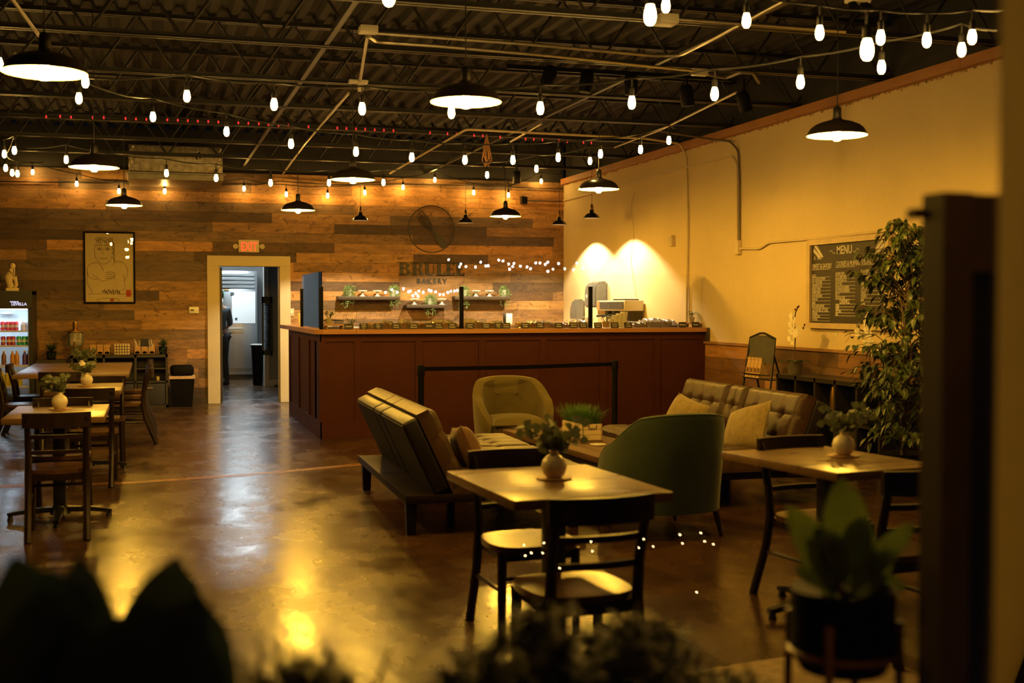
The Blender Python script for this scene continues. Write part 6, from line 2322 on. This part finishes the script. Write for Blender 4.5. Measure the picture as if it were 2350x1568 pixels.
def skin(name, pts, edges, m, parent=None, sub=2, loc=(0, 0, 0)):
    me = bpy.data.meshes.new(name)
    me.from_pydata([p[0] for p in pts], edges, [])
    o = bpy.data.objects.new(name, me)
    COL.objects.link(o)
    md = o.modifiers.new('skin', 'SKIN')
    md.use_smooth_shade = True
    for i, p in enumerate(pts):
        r = p[1]
        me.skin_vertices[0].data[i].radius = (r, r) if not isinstance(r, tuple) else r
    me.skin_vertices[0].data[0].use_root = True
    o.modifiers.new('sub', 'SUBSURF').levels = sub
    o.modifiers['sub'].render_levels = sub
    dg = bpy.context.evaluated_depsgraph_get()
    m2 = bpy.data.meshes.new_from_object(o.evaluated_get(dg))
    bpy.data.objects.remove(o)
    for pl_ in m2.polygons:
        pl_.use_smooth = True
    m2.materials.clear()
    m2.materials.append(m)
    ob = bpy.data.objects.new(name, m2)
    COL.objects.link(ob)
    if parent:
        ob.parent = parent
    ob.location = loc
    return ob


per = thing('person', 'person in a dark top and leggings in the kitchen, half hidden by the door jamb', 'person', (px0, py0, 0), radians(18))
# local: facing +Y (away), right = +X
JP = [((0, 0, .95), .125), ((0, .01, 1.08), .115), ((0, .01, 1.24), .135), ((0, .0, 1.38), .12), ((0, .0, 1.46), .055), ((0, .015, 1.53), .05),
      ((0, .03, 1.60), .085), ((0, .03, 1.68), .078),
      ((.16, 0, 1.39), .055), ((.225, .02, 1.14), .043), ((.20, .22, 1.02), .034), ((.19, .30, 1.00), .030),
      ((-.16, 0, 1.39), .055), ((-.225, .02, 1.14), .043), ((-.20, .22, 1.02), .034), ((-.19, .30, 1.00), .030),
      ((.10, 0, .86), .095), ((.105, .03, .50), .062), ((.13, -.03, .10), .040), ((-.10, 0, .86), .095), ((-.10, .03, .50), .062), ((-.10, -.02, .10), .040)]
ED = [(0, 1), (1, 2), (2, 3), (3, 4), (4, 5), (5, 6), (6, 7), (3, 8), (8, 9), (9, 10), (10, 11), (3, 12), (12, 13), (13, 14), (14, 15), (0, 16), (16, 17), (17, 18), (0, 19), (19, 20), (20, 21)]
m_skin = M('skin', (.42, .24, .15), .55, var=.05)
skin('body', JP, ED, m_skin, per)
grow = lambda ids, k: [(JP[i][0], JP[i][1] * k + .012) for i in ids]
skin('shirt', grow([0, 1, 2, 3, 8, 9, 12, 13], 1.05) + [((.215, .08, 1.09), .055), ((-.215, .08, 1.09), .055)], [(0, 1), (1, 2), (2, 3), (3, 4), (4, 5), (3, 6), (6, 7), (5, 8), (7, 9)], M('shirt_slate', (.075, .095, .115), .85, var=.2, scale=9), per)
skin('leggings', grow([0, 16, 17, 18, 19, 20, 21], 1.03), [(0, 1), (1, 2), (2, 3), (0, 4), (4, 5), (5, 6)], M('leggings_black', (.016, .016, .018), .7, var=.1), per)
skin('apron', [((0, .0, 1.0), .15), ((.02, 0, .85), .165), ((.02, 0, .70), .17), ((.02, .0, .60), .165)], [(0, 1), (1, 2), (2, 3)], M('apron_dark', (.022, .024, .028), .8, var=.3, scale=14), per)
B().ball((0, .02, 1.665), .108, 16, (.88, 1.0, 1.12)).ball((0, -.10, 1.66), .045, 10).build('hair', M('hair_brown', (.04, .02, .01), .6, var=.3), per)
for sx, yy in ((.13, -.03), (-.10, -.02)):
    B().tube([(sx, yy - .05, .035), (sx, yy + .02, .045), (sx, yy + .11, .035), (sx, yy + .19, .028)], [.034, .045, .042, .026], n=10).cyl((sx, yy, .04), (sx, yy, .13), .045, .042, n=12).build('shoe', M('shoe_black', (.02, .02, .02), .6, var=.1), per)
fc = B()
for sx in (-.032, .032):
    fc.ball((sx, .112, 1.655), .011, 8)
fc.build('eye', m_white, per)
B().tube([(0, .108, 1.65), (0, .135, 1.615), (0, .112, 1.605)], [.008, .014, .008], n=8).build('nose', m_skin, per)
B().tube([(-.025, .105, 1.575), (0, .113, 1.573), (.025, .105, 1.575)], .006, n=6).build('mouth', M('lip', (.35, .12, .10), .5, var=.05), per)
for s_ in (-1, 1):
    B().ball((s_ * .092, .03, 1.64), .022, 10, (.5, .9, 1.3)).build('ear', m_skin, per)
    hb_ = B().tube([(s_ * .19, .30, 1.0), (s_ * .188, .36, .99), (s_ * .186, .395, .985)], [.026, .036, .032], n=8)
    for q in range(4):
        hb_.tube([(s_ * (.186 + (q - 1.5) * .019), .39, .985), (s_ * (.186 + (q - 1.5) * .021), .42 + .008 * (q in (1, 2)), .975), (s_ * (.186 + (q - 1.5) * .021), .445 + .008 * (q in (1, 2)), .955)], [.0095, .0088, .007], n=6)
    hb_.tube([(s_ * .165, .335, .99), (s_ * .145, .36, .975), (s_ * .14, .385, .965)], [.011, .010, .008], n=6)
    hb_.build('hand', m_skin, per)

# ------------------------------------------------------------------ shop window between the camera and the room, lights in the street behind
wn = B().bb((-2.2, .50, .45), (pr.x - .165, .506, 3.3)).build('window_1', thin_glass('window_glass', ior=1.5), smooth=False)
struct(wn, 'large clear shop window pane through which the room is seen', 'window')


def mirror(px_, py_, d=7.0):
    p = at_y(px_, py_, d)
    return V((p.x, 1.0 - p.y, p.z))


m_street = emis('street_bulb', (.86, .95, 1.0), 75)
m_street2 = emis('street_bulb_warm', (1.0, .66, .28), 42)
sb_me = B().ball((0, 0, 0), .0055, 8, (1, 1, 1.3)).mesh('bulb', m_street)
sb_me2 = B().ball((0, 0, 0), .0075, 8).mesh('bulb', m_street2)
for nm, lab, ptl in (('street_string_light', 'string of cool white bulbs outside, mirrored in the window above the counter', [(1030, 596), (1058, 606), (1055, 613), (1070, 612), (1092, 613), (1104, 602), (1115, 610), (1121, 610), (1145, 597), (1155, 599), (1168, 606), (1180, 605), (1177, 612),
        (1170, 618), (1195, 611), (1210, 613), (1218, 617), (1230, 604), (1240, 604), (1252, 607), (1258, 602), (1282, 605), (1270, 618), (1258, 623), (1297, 617), (1317, 619), (1339, 615), (1325, 604), (1377, 599)]),
        ('street_string_light', 'string of cool white bulbs outside, mirrored in the window over the shelves', [(885, 671), (900, 665), (912, 671), (926, 663), (938, 670), (942, 668), (955, 674), (962, 668), (972, 671), (985, 666), (990, 668), (1000, 670), (1010, 676), (1018, 676), (1028, 671), (1035, 669), (1044, 668), (1050, 667), (948, 679), (960, 680)]),
        ('street_string_light', 'string of small warm bulbs outside, mirrored low in the window', [(1249, 1247), (1357, 1244), (1478, 1238), (1561, 1228), (1609, 1224), (1567, 1248), (1618, 1243), (1203, 1252), (1246, 1270), (1220, 1270), (1206, 1276), (1360, 1266), (1500, 1255), (1467, 1258), (1638, 1250), (1600, 1360), (1285, 1305)])):
    cc = [mirror(*q) for q in ptl]
    o = thing(nm, lab, 'string lights', cc[0], 0, 'string lights in the street')
    for p in cc:
        bo = bpy.data.objects.new('bulb', sb_me2 if 'warm' in lab else sb_me)
        COL.objects.link(bo)
        bo.parent = o
        bo.location = p - cc[0]
